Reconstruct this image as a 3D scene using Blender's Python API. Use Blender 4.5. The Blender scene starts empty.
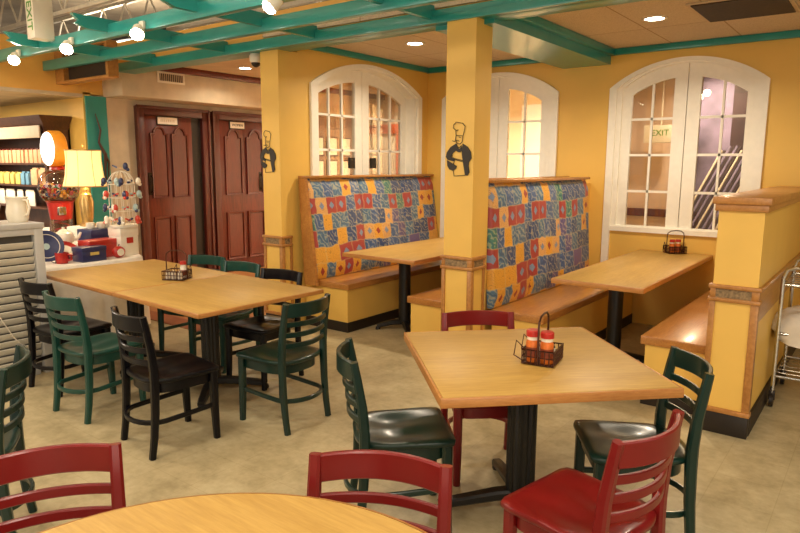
import bpy, bmesh, math, random
from mathutils import Vector, Matrix
random.seed(7)
C = bpy.context.scene.collection
SC = bpy.context.scene
PI = math.pi
def R(d): return math.radians(d)
def lin(h):
    h = h.lstrip('#'); o = []
    for i in (0, 2, 4):
        c = int(h[i:i+2], 16)/255
        o.append(c/12.92 if c <= .04045 else ((c+.055)/1.055)**2.4)
    return (o[0], o[1], o[2], 1)

# ------------------------------------------------------------------ camera
H = 1.65
cam_d = bpy.data.cameras.new('camera'); cam = bpy.data.objects.new('camera', cam_d); C.objects.link(cam)
cam_d.sensor_width = 36; cam_d.lens = 36*643.65/800; cam_d.clip_end = 60; cam_d.clip_start = .05
yaw, pitch, roll = R(37.19), R(9.03), R(.30)
fw = Vector((-math.sin(yaw)*math.cos(pitch), math.cos(yaw)*math.cos(pitch), -math.sin(pitch)))
rt0 = Vector((math.cos(yaw), math.sin(yaw), 0)); up0 = rt0.cross(fw)
rt = rt0*math.cos(roll)+up0*math.sin(roll); up = up0*math.cos(roll)-rt0*math.sin(roll)
m = Matrix((rt, up, -fw)).transposed().to_4x4(); m.translation = (0, 0, H)
cam.matrix_world = m
SC.camera = cam
# ------------------------------------------------------------------ world and room light
W = bpy.data.worlds.new('world'); SC.world = W; W.use_nodes = True
bg = W.node_tree.nodes['Background']; bg.inputs[0].default_value = lin('#FFF1DE'); bg.inputs[1].default_value = .48
def area(name, loc, size, power, col, rot=(0, 0, 0), shape='DISK', parent=None, spread=180):
    l = bpy.data.lights.new(name, 'AREA'); l.shape = shape; l.size = size; l.energy = power; l.color = lin(col)[:3]
    l.spread = R(spread)
    o = bpy.data.objects.new(name, l); C.objects.link(o); o.location = loc; o.rotation_euler = rot
    if parent: o.parent = parent
    return o
for (x, y, p) in ((-5.6, 1.2, 60), (-3.0, .9, 55), (-.6, .6, 50), (-3.6, -1.4, 55), (-.9, -1.6, 55), (1.3, 1.4, 50), (1.4, 3.4, 40)):
    area('dining_room_light', (x, y, 3.55), .7, p*.8, '#FFF0DA')
for (x, y, p) in ((-7.0, 1.6, 70), (-4.2, 1.9, 60), (-1.0, 2.0, 50), (-9.5, 5.5, 60), (-5.5, 6.5, 60)):  # upward fills added to brighten the roof deck, no fixture modelled
    area('roof_fill', (x, y, 3.1), .5, p, '#FFF0DA', rot=(PI, 0, 0))
area('room_fill', (2.2, -2.6, 2.3), 3.4, 150, '#FFF0DC', rot=(R(84), 0, R(40)), shape='SQUARE')  # unseen fill added behind the camera to brighten the walls
area('room_fill', (-7.5, -2.6, 2.4), 2.6, 95, '#FFF0DC', rot=(R(84), 0, R(-12)), shape='SQUARE')  # unseen fill added out of view at the left to brighten the beams
for (x, y) in ((-9.6, 2.7), (-8.9, 1.6)):
    area('shop_light', (x, y, 2.42), .5, 85, '#FFF0DA')
SC.view_settings.view_transform = 'Standard'; SC.view_settings.look = 'None'
SC.view_settings.exposure = 0.0; SC.view_settings.gamma = 1.0; SC.view_settings.use_curve_mapping = False
SC.cycles.max_bounces = 8; SC.cycles.transparent_max_bounces = 16; SC.cycles.caustics_reflective = False
SC.cycles.caustics_refractive = False; SC.cycles.sample_clamp_indirect = 6

# ------------------------------------------------------------------ materials
MATS = {}
class NT:
    def __init__(s, name):
        s.m = bpy.data.materials.new(name); s.m.use_nodes = True; s.t = s.m.node_tree
        s.b = s.t.nodes['Principled BSDF']; s.out = s.t.nodes['Material Output']
    def n(s, typ, **k):
        o = s.t.nodes.new(typ)
        for a, v in k.items(): setattr(o, a, v)
        return o
    def l(s, a, b): s.t.links.new(a, b)
    def math(s, op, a, b=None, c=None):
        o = s.n('ShaderNodeMath', operation=op)
        for i, v in enumerate((a, b, c)):
            if v is None: continue
            if isinstance(v, (int, float)): o.inputs[i].default_value = v
            else: s.l(v, o.inputs[i])
        return o.outputs[0]
    def mix(s, f, a, b, typ='MIX'):
        o = s.n('ShaderNodeMix', data_type='RGBA', blend_type=typ)
        for k, v in ((0, f), (6, a), (7, b)):
            if isinstance(v, (int, float)): o.inputs[k].default_value = v
            elif isinstance(v, tuple): o.inputs[k].default_value = v
            else: s.l(v, o.inputs[k])
        return o.outputs[2]
    def coord(s, scale=(1, 1, 1), rot=(0, 0, 0)):
        tc = s.n('ShaderNodeTexCoord'); mp = s.n('ShaderNodeMapping')
        mp.inputs['Scale'].default_value = scale; mp.inputs['Rotation'].default_value = rot
        s.l(tc.outputs['Object'], mp.inputs[0]); return mp.outputs[0]
    def noise(s, v, scale, detail=3, rough=.5):
        o = s.n('ShaderNodeTexNoise'); o.inputs['Scale'].default_value = scale; o.inputs['Detail'].default_value = detail
        o.inputs['Roughness'].default_value = rough
        s.l(v, o.inputs['Vector']); return o.outputs['Fac']
    def ramp(s, v, stops, interp='LINEAR'):
        o = s.n('ShaderNodeValToRGB'); o.color_ramp.interpolation = interp
        e = o.color_ramp.elements
        while len(e) < len(stops): e.new(.5)
        for i, (p, c) in enumerate(stops): e[i].position = p; e[i].color = c
        s.l(v, o.inputs[0]); return o.outputs[0]
    def bump(s, h, strength, dist=.01):
        o = s.n('ShaderNodeBump'); o.inputs['Strength'].default_value = strength; o.inputs['Distance'].default_value = dist
        s.l(h, o.inputs['Height']); s.l(o.outputs[0], s.b.inputs['Normal'])
def plain(name, col, rough=.5, metal=0, coat=0, var=.06, scale=18, bump=0, coat_rough=.1, spec=.5):
    if name in MATS: return MATS[name]
    t = NT(name); c = lin(col)
    v = t.coord(); f = t.noise(v, scale)
    d = tuple(x*(1-var*1.6) for x in c[:3])+(1,); l2 = tuple(min(1, x*(1+var)) for x in c[:3])+(1,)
    t.l(t.ramp(f, [(.3, d), (.7, l2)]), t.b.inputs['Base Color'])
    t.b.inputs['Roughness'].default_value = rough; t.b.inputs['Metallic'].default_value = metal
    t.b.inputs['Coat Weight'].default_value = coat; t.b.inputs['Coat Roughness'].default_value = coat_rough
    t.b.inputs['Specular IOR Level'].default_value = spec
    if bump: t.bump(f, bump)
    MATS[name] = t.m; return t.m
def wood(name, c1, c2, grain=(30, 2, 30), rough=.35, coat=.3, big=3.0):
    if name in MATS: return MATS[name]
    t = NT(name)
    v = t.coord(grain); f = t.noise(v, 3.0, 5, .6)
    v2 = t.coord(tuple(g*.12 for g in grain)); f2 = t.noise(v2, big, 3, .5)
    s = t.math('ADD', t.math('MULTIPLY', f, .6), t.math('MULTIPLY', f2, .4))
    t.l(t.ramp(s, [(.35, lin(c1)), (.65, lin(c2))]), t.b.inputs['Base Color'])
    t.b.inputs['Roughness'].default_value = rough; t.b.inputs['Coat Weight'].default_value = coat
    t.b.inputs['Coat Roughness'].default_value = .15
    t.bump(f, .06, .003)
    MATS[name] = t.m; return t.m
def emit(name, col, strength, base=None):
    if name in MATS: return MATS[name]
    t = NT(name); t.b.inputs['Base Color'].default_value = lin(base or col)
    t.b.inputs['Emission Color'].default_value = lin(col); t.b.inputs['Emission Strength'].default_value = strength
    MATS[name] = t.m; return t.m
def glassy(name, col='#FFFFFF', refl=.06, tint=1.0):
    if name in MATS: return MATS[name]
    t = NT(name)
    tr = t.n('ShaderNodeBsdfTransparent'); tr.inputs[0].default_value = tuple(x*tint for x in lin(col)[:3])+(1,)
    gl = t.n('ShaderNodeBsdfGlossy'); gl.inputs['Roughness'].default_value = .02
    lw = t.n('ShaderNodeLayerWeight'); lw.inputs['Blend'].default_value = .25
    f = t.math('ADD', t.math('MULTIPLY', lw.outputs['Fresnel'], .7), refl)
    mx = t.n('ShaderNodeMixShader'); t.l(f, mx.inputs[0]); t.l(tr.outputs[0], mx.inputs[1]); t.l(gl.outputs[0], mx.inputs[2])
    t.l(mx.outputs[0], t.out.inputs['Surface']); MATS[name] = t.m; return t.m

def floor_mat():
    t = NT('mottled_beige_tile'); v = t.coord()
    f1 = t.noise(v, 5.5, 6, .62); f2 = t.noise(v, 24, 4, .6); f3 = t.noise(v, 1.3, 2, .5)
    s = t.math('ADD', t.math('ADD', t.math('MULTIPLY', f1, .5), t.math('MULTIPLY', f2, .25)), t.math('MULTIPLY', f3, .25))
    col = t.ramp(s, [(.36, lin('#9C8D69')), (.5, lin('#B6A680')), (.64, lin('#C8BA94'))])
    br = t.n('ShaderNodeTexBrick'); br.offset = 0; br.inputs['Scale'].default_value = 1
    br.inputs['Brick Width'].default_value = .305; br.inputs['Row Height'].default_value = .305
    br.inputs['Mortar Size'].default_value = .0022; br.inputs['Bias'].default_value = 0
    br.inputs['Color1'].default_value = (1, 1, 1, 1); br.inputs['Color2'].default_value = (.96, .96, .96, 1); br.inputs['Mortar'].default_value = (.86, .84, .8, 1)
    t.l(v, br.inputs['Vector'])
    t.l(t.mix(1.0, col, br.outputs['Color'], 'MULTIPLY'), t.b.inputs['Base Color'])
    t.b.inputs['Roughness'].default_value = .42
    t.bump(f2, .03, .002)
    return t.m
def ceil_mat():
    t = NT('acoustic_ceiling_tile'); v = t.coord()
    f = t.noise(v, 90, 3, .6); f2 = t.noise(v, 3, 2)
    col = t.ramp(f, [(.3, lin('#BFAF96')), (.6, lin('#D8C8B0'))])
    br = t.n('ShaderNodeTexBrick'); br.offset = 0; br.inputs['Scale'].default_value = 1
    br.inputs['Brick Width'].default_value = .61; br.inputs['Row Height'].default_value = 1.22
    br.inputs['Mortar Size'].default_value = .007
    br.inputs['Color1'].default_value = (1, 1, 1, 1); br.inputs['Color2'].default_value = (.95, .95, .95, 1); br.inputs['Mortar'].default_value = (.62, .52, .4, 1)
    mp = t.n('ShaderNodeMapping'); mp.inputs['Location'].default_value = (.02, .12, 0); t.l(v, mp.inputs[0]); t.l(mp.outputs[0], br.inputs['Vector'])
    t.l(t.mix(1.0, col, br.outputs['Color'], 'MULTIPLY'), t.b.inputs['Base Color'])
    t.b.inputs['Roughness'].default_value = .9; t.bump(f, .2, .004)
    return t.m
def fabric_mat():
    t = NT('patchwork_upholstery'); tc = t.n('ShaderNodeTexCoord'); sp = t.n('ShaderNodeSeparateXYZ')
    nz = t.n('ShaderNodeTexNoise'); nz.inputs['Scale'].default_value = 9; t.l(tc.outputs['Object'], nz.inputs['Vector'])
    t.l(tc.outputs['Object'], sp.inputs[0])
    wob = t.math('MULTIPLY', t.math('SUBTRACT', nz.outputs['Fac'], .5), .05)
    S = 1/.165
    z0 = t.math('MULTIPLY', t.math('ADD', sp.outputs[2], wob), S)
    zz = t.math('ADD', z0, t.math('MULTIPLY', t.math('SINE', t.math('MULTIPLY', sp.outputs[1], 5.0)), .07))
    row = t.math('FLOOR', zz)
    rw = t.n('ShaderNodeTexWhiteNoise', noise_dimensions='1D'); t.l(row, rw.inputs['W'])
    yy = t.math('ADD', t.math('MULTIPLY', t.math('MULTIPLY', t.math('SUBTRACT', sp.outputs[1], wob), S), t.math('ADD', t.math('MULTIPLY', rw.outputs['Value'], .55), .8)), t.math('MULTIPLY', row, 3.43))
    colm = t.math('FLOOR', yy)
    cb = t.n('ShaderNodeCombineXYZ'); t.l(colm, cb.inputs[0]); t.l(row, cb.inputs[1])
    wn = t.n('ShaderNodeTexWhiteNoise', noise_dimensions='2D'); t.l(cb.outputs[0], wn.inputs['Vector'])
    val = wn.outputs['Value']
    base = t.ramp(val, [(0, lin('#536A90')), (.2, lin('#3D5078')), (.36, lin('#5A788E')), (.48, lin('#4E8270')), (.56, lin('#6E5F8A')), (.61, lin('#E0A23E')), (.84, lin('#A6423E')), (.95, lin('#D9A463'))], 'CONSTANT')
    fx = t.math('SUBTRACT', t.math('FRACT', yy), .5); fz = t.math('SUBTRACT', t.math('FRACT', zz), .5)
    ax = t.math('ABSOLUTE', fx); az = t.math('ABSOLUTE', fz)
    dia = t.math('ADD', ax, az)
    motif = t.math('MULTIPLY', t.math('LESS_THAN', dia, .24), t.math('GREATER_THAN', val, .74))
    mcol = t.ramp(val, [(0, lin('#9C3A34')), (.84, lin('#7F8FA8'))], 'CONSTANT')
    c1 = t.mix(motif, base, mcol)
    # leaf-like strokes on the cool patches
    v = t.n('ShaderNodeMapping'); v.inputs['Rotation'].default_value = (R(38), 0, 0); t.l(tc.outputs['Object'], v.inputs[0])
    w = t.n('ShaderNodeTexWave', bands_direction='Z'); w.inputs['Scale'].default_value = 5.5; w.inputs['Distortion'].default_value = 11; w.inputs['Detail Scale'].default_value = 2.2
    t.l(v.outputs[0], w.inputs['Vector'])
    stroke = t.math('MULTIPLY', t.math('GREATER_THAN', w.outputs['Fac'], .84), .45)
    dark = t.math('MULTIPLY', t.math('LESS_THAN', w.outputs['Fac'], .16), .5)
    cool = t.math('LESS_THAN', val, .61)
    c2 = t.mix(t.math('MULTIPLY', stroke, cool), c1, lin('#C4B98E'))
    c3 = t.mix(t.math('MULTIPLY', dark, cool), c2, lin('#34466B'))
    c4 = t.mix(t.math('MULTIPLY', t.math('MULTIPLY', t.math('LESS_THAN', t.math('ABSOLUTE', t.math('SUBTRACT', w.outputs['Fac'], .5)), .08), t.math('GREATER_THAN', val, .61)), .6), c3, lin('#8A5C2C'))
    edge = t.math('GREATER_THAN', t.math('MAXIMUM', ax, az), .462)
    c5 = t.mix(t.math('MULTIPLY', edge, .3), c4, lin('#D9C48C'))
    t.l(c5, t.b.inputs['Base Color']); t.b.inputs['Roughness'].default_value = .45
    f = t.noise(tc.outputs['Object'], 7, 2); t.bump(f, .12, .02)
    return t.m

M = {}
M['yellow'] = plain('yellow_wall_paint', '#E8BC5C', .5, var=.02, scale=4)
M['orange'] = plain('ochre_wall_paint', '#E3B158', .6, var=.03, scale=4)
M['beige'] = plain('beige_plaster', '#CDBC9E', .7, var=.08, scale=5)
M['cream'] = plain('cream_plaster', '#F0E8D6', .7, var=.03, scale=4)
M['white'] = plain('white_gloss_trim', '#F7F2E4', .35, var=.02)
M['teal'] = plain('teal_gloss_paint', '#2A918B', .28, var=.05, scale=6, coat=.3)
M['floor'] = floor_mat(); M['ctile'] = ceil_mat(); M['fabric'] = fabric_mat()
M['oak_x'] = wood('pale_oak_tabletop', '#AA843F', '#C29C52', (3, 34, 34), .42, .0)
M['oak_y'] = wood('pale_oak_tabletop_lengthwise', '#AA843F', '#C29C52', (34, 3, 34), .42, .0)
M['oak_edge'] = wood('oak_edge_band', '#A66C32', '#C28848', (6, 6, 40), .4, .2)
M['bench'] = wood('honey_oak_bench', '#9A602A', '#BE8440', (34, 3, 34), .3, .3)
M['trimwood'] = wood('honey_oak_trim', '#9C662E', '#BC8444', (14, 14, 14), .4, .15)
M['mahog'] = wood('mahogany_door', '#4A170D', '#6E2618', (22, 22, 2.2), .38, .3)
M['mahog_d'] = wood('dark_mahogany_frame', '#431409', '#602015', (22, 22, 2.2), .42, .25)
M['darkwood'] = wood('dark_bookcase_wood', '#3E2316', '#5E3822', (20, 20, 3), .45, .2)
M['slate'] = plain('speckled_brown_tile', '#8C7350', .5, var=.35, scale=60)
M['kick'] = plain('black_kick_base', '#20170F', .5, var=.1)
M['green'] = plain('dark_green_lacquer', '#0D2922', .28, var=.08, coat=.12, spec=.38, scale=9)
M['greenl'] = plain('worn_green_lacquer', '#144238', .3, var=.12, coat=.12, spec=.4, scale=9)
M['black'] = plain('black_lacquer', '#06050B', .33, var=.1, coat=.05, spec=.28, scale=9)
M['red'] = plain('red_lacquer', '#721212', .33, var=.06, coat=.12, spec=.38, scale=9)
M['iron'] = plain('black_cast_iron', '#0B0A0A', .4, var=.1, coat=.1)
M['wire'] = plain('brown_wire', '#4A2A1C', .4, metal=.6)
M['chrome'] = plain('chrome', '#C9C6BE', .18, metal=1, var=.02)
M['pull'] = plain('bronze_pull', '#3A2D22', .35, metal=.7)
M['linen'] = plain('white_linen', '#EDE6D8', .85, var=.04, bump=.1)
M['porcelain'] = plain('white_porcelain', '#EEE6D2', .2, coat=.4, var=.02)
M['plastic_w'] = plain('white_plastic', '#E9E2D0', .4, var=.02)
M['navy'] = plain('navy_card', '#252B58', .4, var=.05, coat=.2)
M['redp'] = plain('bright_red_plastic', '#B2241C', .35, var=.05, coat=.2)
M['redbird'] = plain('red_glaze', '#C8402C', .3, var=.05, coat=.3)
M['navybird'] = plain('navy_glaze', '#2A3358', .3, var=.05, coat=.3)
M['bluebird'] = plain('pale_blue_glaze', '#A9C0BE', .3, var=.05, coat=.3)
M['orangeb'] = plain('orange_seasoning', '#D06A1E', .5, var=.15, scale=60)
M['brownb'] = plain('brown_label', '#8A3A1C', .5, var=.15)
M['gold'] = plain('brushed_brass', '#C6A264', .3, metal=.7, var=.15, scale=10)
M['grey'] = plain('grey_painted_metal', '#BDBBB6', .4, var=.03)
M['greyd'] = plain('dim_cabinet_lining', '#57524A', .6, var=.05)
M['slat'] = plain('white_blind_slat', '#DAD4C4', .4, var=.03)
M['coral'] = plain('coral_paint', '#DE6A40', .5, var=.04)
M['pane'] = glassy('window_glass', '#FFF8EC', .03, .97)
M['clear'] = glassy('clear_globe_glass', '#FFFDF8', .05, .97)
M['darkhole'] = plain('dark_grille', '#3A2C20', .7, var=.2, scale=40)
M['can'] = emit('lamp_glow', '#FFF3DA', 30)
M['bulb'] = emit('spot_bulb_glow', '#FFF2DC', 45)
M['signglow'] = emit('lit_sign_face', '#FFFBF2', 3.0)
t = NT('lit_lamp_shade'); t.b.inputs['Base Color'].default_value = lin('#F3DCA4'); t.b.inputs['Roughness'].default_value = .8
t.b.inputs['Emission Color'].default_value = lin('#FFE6B0'); t.b.inputs['Emission Strength'].default_value = .7
tl = t.n('ShaderNodeBsdfTranslucent'); tl.inputs[0].default_value = lin('#FFF0CC'); mx = t.n('ShaderNodeMixShader'); mx.inputs[0].default_value = .5
t.l(t.b.outputs[0], mx.inputs[1]); t.l(tl.outputs[0], mx.inputs[2]); t.l(mx.outputs[0], t.out.inputs['Surface']); M['shade'] = t.m
M['amber'] = plain('amber_plastic', '#EE9A2A', .35, var=.04)
M['steeldeck'] = plain('roof_deck_sheet', '#A4937A', .7, var=.15, scale=3)
M['joistp'] = plain('joist_white_paint', '#D8CFBB', .6, var=.06)
M['greenink'] = plain('exit_green', '#5E9A46', .6)
M['ink'] = plain('sign_black_ink', '#2C251E', .6)
M['lilac'] = plain('lilac_wall', '#8A7FA0', .6, var=.25, scale=4)
M['darkroom'] = plain('dark_plum_wall', '#3E2A2E', .6, var=.2, scale=5)
M['pinkwall'] = plain('pinkish_beige_wall', '#E0C6B2', .7, var=.06, scale=4)
M['tan'] = plain('tan_sign_board', '#C9B69A', .6, var=.04)
M['peach'] = plain('peach_packet', '#E2B184', .5, var=.1)
M['lemon'] = plain('lemon_packet', '#DCC26A', .5, var=.1)
M['skyb'] = plain('sky_blue_packet', '#6E9CB4', .5, var=.1)
M['ivory'] = plain('ivory_card', '#E8DECB', .5, var=.04)
M['goldfloor'] = wood('lobby_wood_floor', '#8E5A30', '#B07A44', (3, 20, 3), .4, .2)
M['strip'] = wood('floor_transition_strip', '#7A4424', '#93562E', (3, 20, 3), .45, .1)

# ------------------------------------------------------------------ mesh builder
class B:
    def __init__(s): s.bm = bmesh.new()
    def box(s, x0, x1, y0, y1, z0, z1, bev=0, seg=2, mtx=None):
        r = bmesh.ops.create_cube(s.bm, size=1)
        vs = r['verts']
        for v in vs:
            v.co = Vector((x0+(v.co.x+.5)*(x1-x0), y0+(v.co.y+.5)*(y1-y0), z0+(v.co.z+.5)*(z1-z0)))
            if mtx: v.co = mtx @ v.co
        if bev:
            es = list({e for v in vs for e in v.link_edges})
            bmesh.ops.bevel(s.bm, geom=es, offset=bev, segments=seg, profile=.5, affect='EDGES')
        return s
    def loft(s, rings, cap=True, close=True):
        rr = [[s.bm.verts.new(p) for p in ring] for ring in rings]
        n = len(rr[0])
        for a, b in zip(rr, rr[1:]):
            for i in range(n if close else n-1):
                j = (i+1) % n
                try: s.bm.faces.new((a[i], a[j], b[j], b[i]))
                except ValueError: pass
        if cap:
            for ring in (rr[0][::-1], rr[-1]):
                try: s.bm.faces.new(ring)
                except ValueError: pass
        return s
    def tube(s, pts, r, n=8, closed=False):
        pts = [Vector(p) for p in pts]; rings = []; N = len(pts)
        rad = r if isinstance(r, (list, tuple)) else [r]*N
        prev = None
        for i, p in enumerate(pts):
            if closed: d = pts[(i+1) % N]-pts[i-1]
            elif i == 0: d = pts[1]-p
            elif i == N-1: d = p-pts[i-1]
            else: d = (pts[i+1]-p).normalized()+(p-pts[i-1]).normalized()
            d.normalize()
            if prev is None:
                a = Vector((0, 0, 1)) if abs(d.z) < .9 else Vector((1, 0, 0))
                u = d.cross(a).normalized()
            else:
                u = prev-d*prev.dot(d); u.normalize()
            prev = u; w = d.cross(u)
            rings.append([p+(u*math.cos(2*PI*k/n)+w*math.sin(2*PI*k/n))*rad[i] for k in range(n)])
        if closed: rings.append(rings[0]); s.loft(rings, cap=False)
        else: s.loft(rings)
        return s
    def strip(s, pts, w, h, upv=(0, 0, 1), bev=0):
        """rectangular section swept along pts; w across, h along upv"""
        pts = [Vector(p) for p in pts]; rings = []; N = len(pts); U = Vector(upv).normalized()
        ww = w if isinstance(w, (list, tuple)) else [w]*N; hh = h if isinstance(h, (list, tuple)) else [h]*N
        for i, p in enumerate(pts):
            d = pts[min(i+1, N-1)]-pts[max(i-1, 0)]; d.normalize()
            x = d.cross(U).normalized(); z = x.cross(d).normalized()
            a, b = ww[i]/2, hh[i]/2; c = min(a, b)*.45
            rings.append([p+x*sx+z*sz for sx, sz in ((a-c, b), (a, b-c), (a, -b+c), (a-c, -b), (-a+c, -b), (-a, -b+c), (-a, b-c), (-a+c, b))])
        return s.loft(rings)
    def lathe(s, prof, n=24, at=(0, 0, 0), cap=True):
        x, y, z = at
        s.loft([[Vector((x+max(r, 1e-4)*math.cos(2*PI*k/n), y+max(r, 1e-4)*math.sin(2*PI*k/n), z+zz)) for k in range(n)] for r, zz in prof], cap)
        return s
    def prism(s, poly, fn, d0, d1):
        a = [s.bm.verts.new(fn(u, v, d0)) for u, v in poly]; b = [s.bm.verts.new(fn(u, v, d1)) for u, v in poly]
        n = len(poly)
        s.bm.faces.new(a[::-1]); s.bm.faces.new(b)
        for i in range(n): s.bm.faces.new((a[i], a[(i+1) % n], b[(i+1) % n], b[i]))
        return s
    def ball(s, c, r, sc=(1, 1, 1), u=16, v=10, rot=None):
        res = bmesh.ops.create_uvsphere(s.bm, u_segments=u, v_segments=v, radius=r)
        for q in res['verts']:
            q.co = Vector((q.co.x*sc[0], q.co.y*sc[1], q.co.z*sc[2]))
            if rot: q.co = rot @ q.co
            q.co += Vector(c)
        return s
def finish(b, name, mat, smooth=35):
    bmesh.ops.recalc_face_normals(b.bm, faces=b.bm.faces)
    me = bpy.data.meshes.new(name); b.bm.to_mesh(me); b.bm.free()
    me.materials.append(mat)
    if smooth:
        me.polygons.foreach_set('use_smooth', [True]*len(me.polygons))
        me.set_sharp_from_angle(angle=R(smooth))
    return me
def part(name, b, mat, parent=None, label=None, smooth=35, kind=None):
    o = bpy.data.objects.new(name, finish(b, name, mat, smooth)); C.objects.link(o)
    if parent: o.parent = parent
    if label: o['label'] = label
    if kind: o['kind'] = kind
    return o
def wpart(name, b, mat, parent, label=None, smooth=35, kind=None):
    """like part(), for meshes given in room coordinates"""
    q = parent; T = Vector((0, 0, 0))
    while q: T += q.location; q = q.parent
    bmesh.ops.translate(b.bm, vec=-T, verts=b.bm.verts)
    return part(name, b, mat, parent, label, smooth, kind)
def tag(o, label, cat, group=None):
    o['label'] = label; o['category'] = cat
    if group: o['group'] = group
    return o
def thing(name, label, cat, loc=(0, 0, 0), rz=0, group=None):
    o = bpy.data.objects.new(name, None); C.objects.link(o); o.empty_display_size = .1
    o.location = loc; o.rotation_euler = (0, 0, rz); return tag(o, label, cat, group)
def struct(name, b, mat, smooth=35):
    o = part(name, b, mat, None, smooth=smooth); o['kind'] = 'structure'; return o
def srootE(name, loc=(0, 0, 0)):
    o = bpy.data.objects.new(name, None); C.objects.link(o); o.location = loc; o['kind'] = 'structure'; return o
def dup(root, loc, rz, label=None, group=None, mat=None):
    def cp(o, par):
        c = o.copy(); C.objects.link(c)
        if par: c.parent = par
        if mat and o.type == 'MESH':
            c.material_slots[0].link = 'OBJECT'; c.material_slots[0].material = mat
        for ch in list(o.children): cp(ch, c)
        return c
    r = cp(root, None); r.location = loc; r.rotation_euler = (0, 0, rz)
    if label: r['label'] = label
    if group: r['group'] = group
    return r
def text(name, s, size, mat, loc, rot, parent, depth=.002):
    cu = bpy.data.curves.new(name, 'FONT'); cu.body = s; cu.size = size; cu.extrude = depth; cu.align_x = 'CENTER'; cu.align_y = 'CENTER'
    o = bpy.data.objects.new(name, cu); C.objects.link(o); bpy.context.view_layer.update()
    dg = bpy.context.evaluated_depsgraph_get(); me = bpy.data.meshes.new_from_object(o.evaluated_get(dg))
    bpy.data.objects.remove(o)
    o = bpy.data.objects.new(name, me); C.objects.link(o); me.materials.clear(); me.materials.append(mat)
    o.location = loc; o.rotation_euler = rot; o.parent = parent; return o

XA, YB, ZC = -4.75, 6.82, 2.83
# ================================================================== STRUCTURE
struct('floor', B().box(-12.5, 4, -4, 10, -.1, 0), M['floor'])
struct('floor_lobby', B().box(-7.98, -4.97, 3.95, 9.4, .001, .005), M['goldfloor'])
struct('trim_1', B().box(-8, -5.0, 3.72, 3.95, 0, .006), M['strip'])

ARCH = (.965, 2.44, .26)       # sill, spring, rise
def arc(s, a, b, spring, rise):
    w = (b-a)/2; rad = (w*w+rise*rise)/(2*rise); x = s-(a+b)/2
    return spring+rise-rad+math.sqrt(max(rad*rad-x*x, 0))
def arch_wall(b, fn, s0, s1, z0, z1, d0, d1, openings):
    cur = s0
    def blk(a, c, p, q):
        b.prism([(a, p), (c, p), (c, q), (a, q)], fn, d0, d1)
    for a, c, sill, spring, rise in openings:
        if a > cur: blk(cur, a, z0, z1)
        blk(a, c, z0, sill)
        n = 20
        top = [(a+(c-a)*i/n, arc(a+(c-a)*i/n, a, c, spring, rise)) for i in range(n+1)]
        b.prism(top+[(c, z1), (a, z1)], fn, d0, d1)
        cur = c
    if cur < s1: blk(cur, s1, z0, z1)
def band(b, fn, a, c, sill, spring, rise, wd, d0, d1, bottom=True, n=28):
    """arched frame band of width wd inside outline a..c"""
    ia, ic = a+wd, c-wd
    out = [(a, sill)]+[(a+(c-a)*i/n, arc(a+(c-a)*i/n, a, c, spring, rise)) for i in range(n+1)]+[(c, sill)]
    inn = [(ia, sill)]+[(ia+(ic-ia)*i/n, arc(ia+(ic-ia)*i/n, ia, ic, spring-wd*.15, rise-wd*.3)) for i in range(n+1)]+[(ic, sill)]
    rings = []
    for o, i in zip(out, inn): rings.append([fn(o[0], o[1], d0), fn(o[0], o[1], d1), fn(i[0], i[1], d1), fn(i[0], i[1], d0)])
    b.loft(rings)
    if bottom: b.prism([(ia, sill), (ic, sill), (ic, sill+wd*.55), (ia, sill+wd*.55)], fn, d0, d1)
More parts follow.
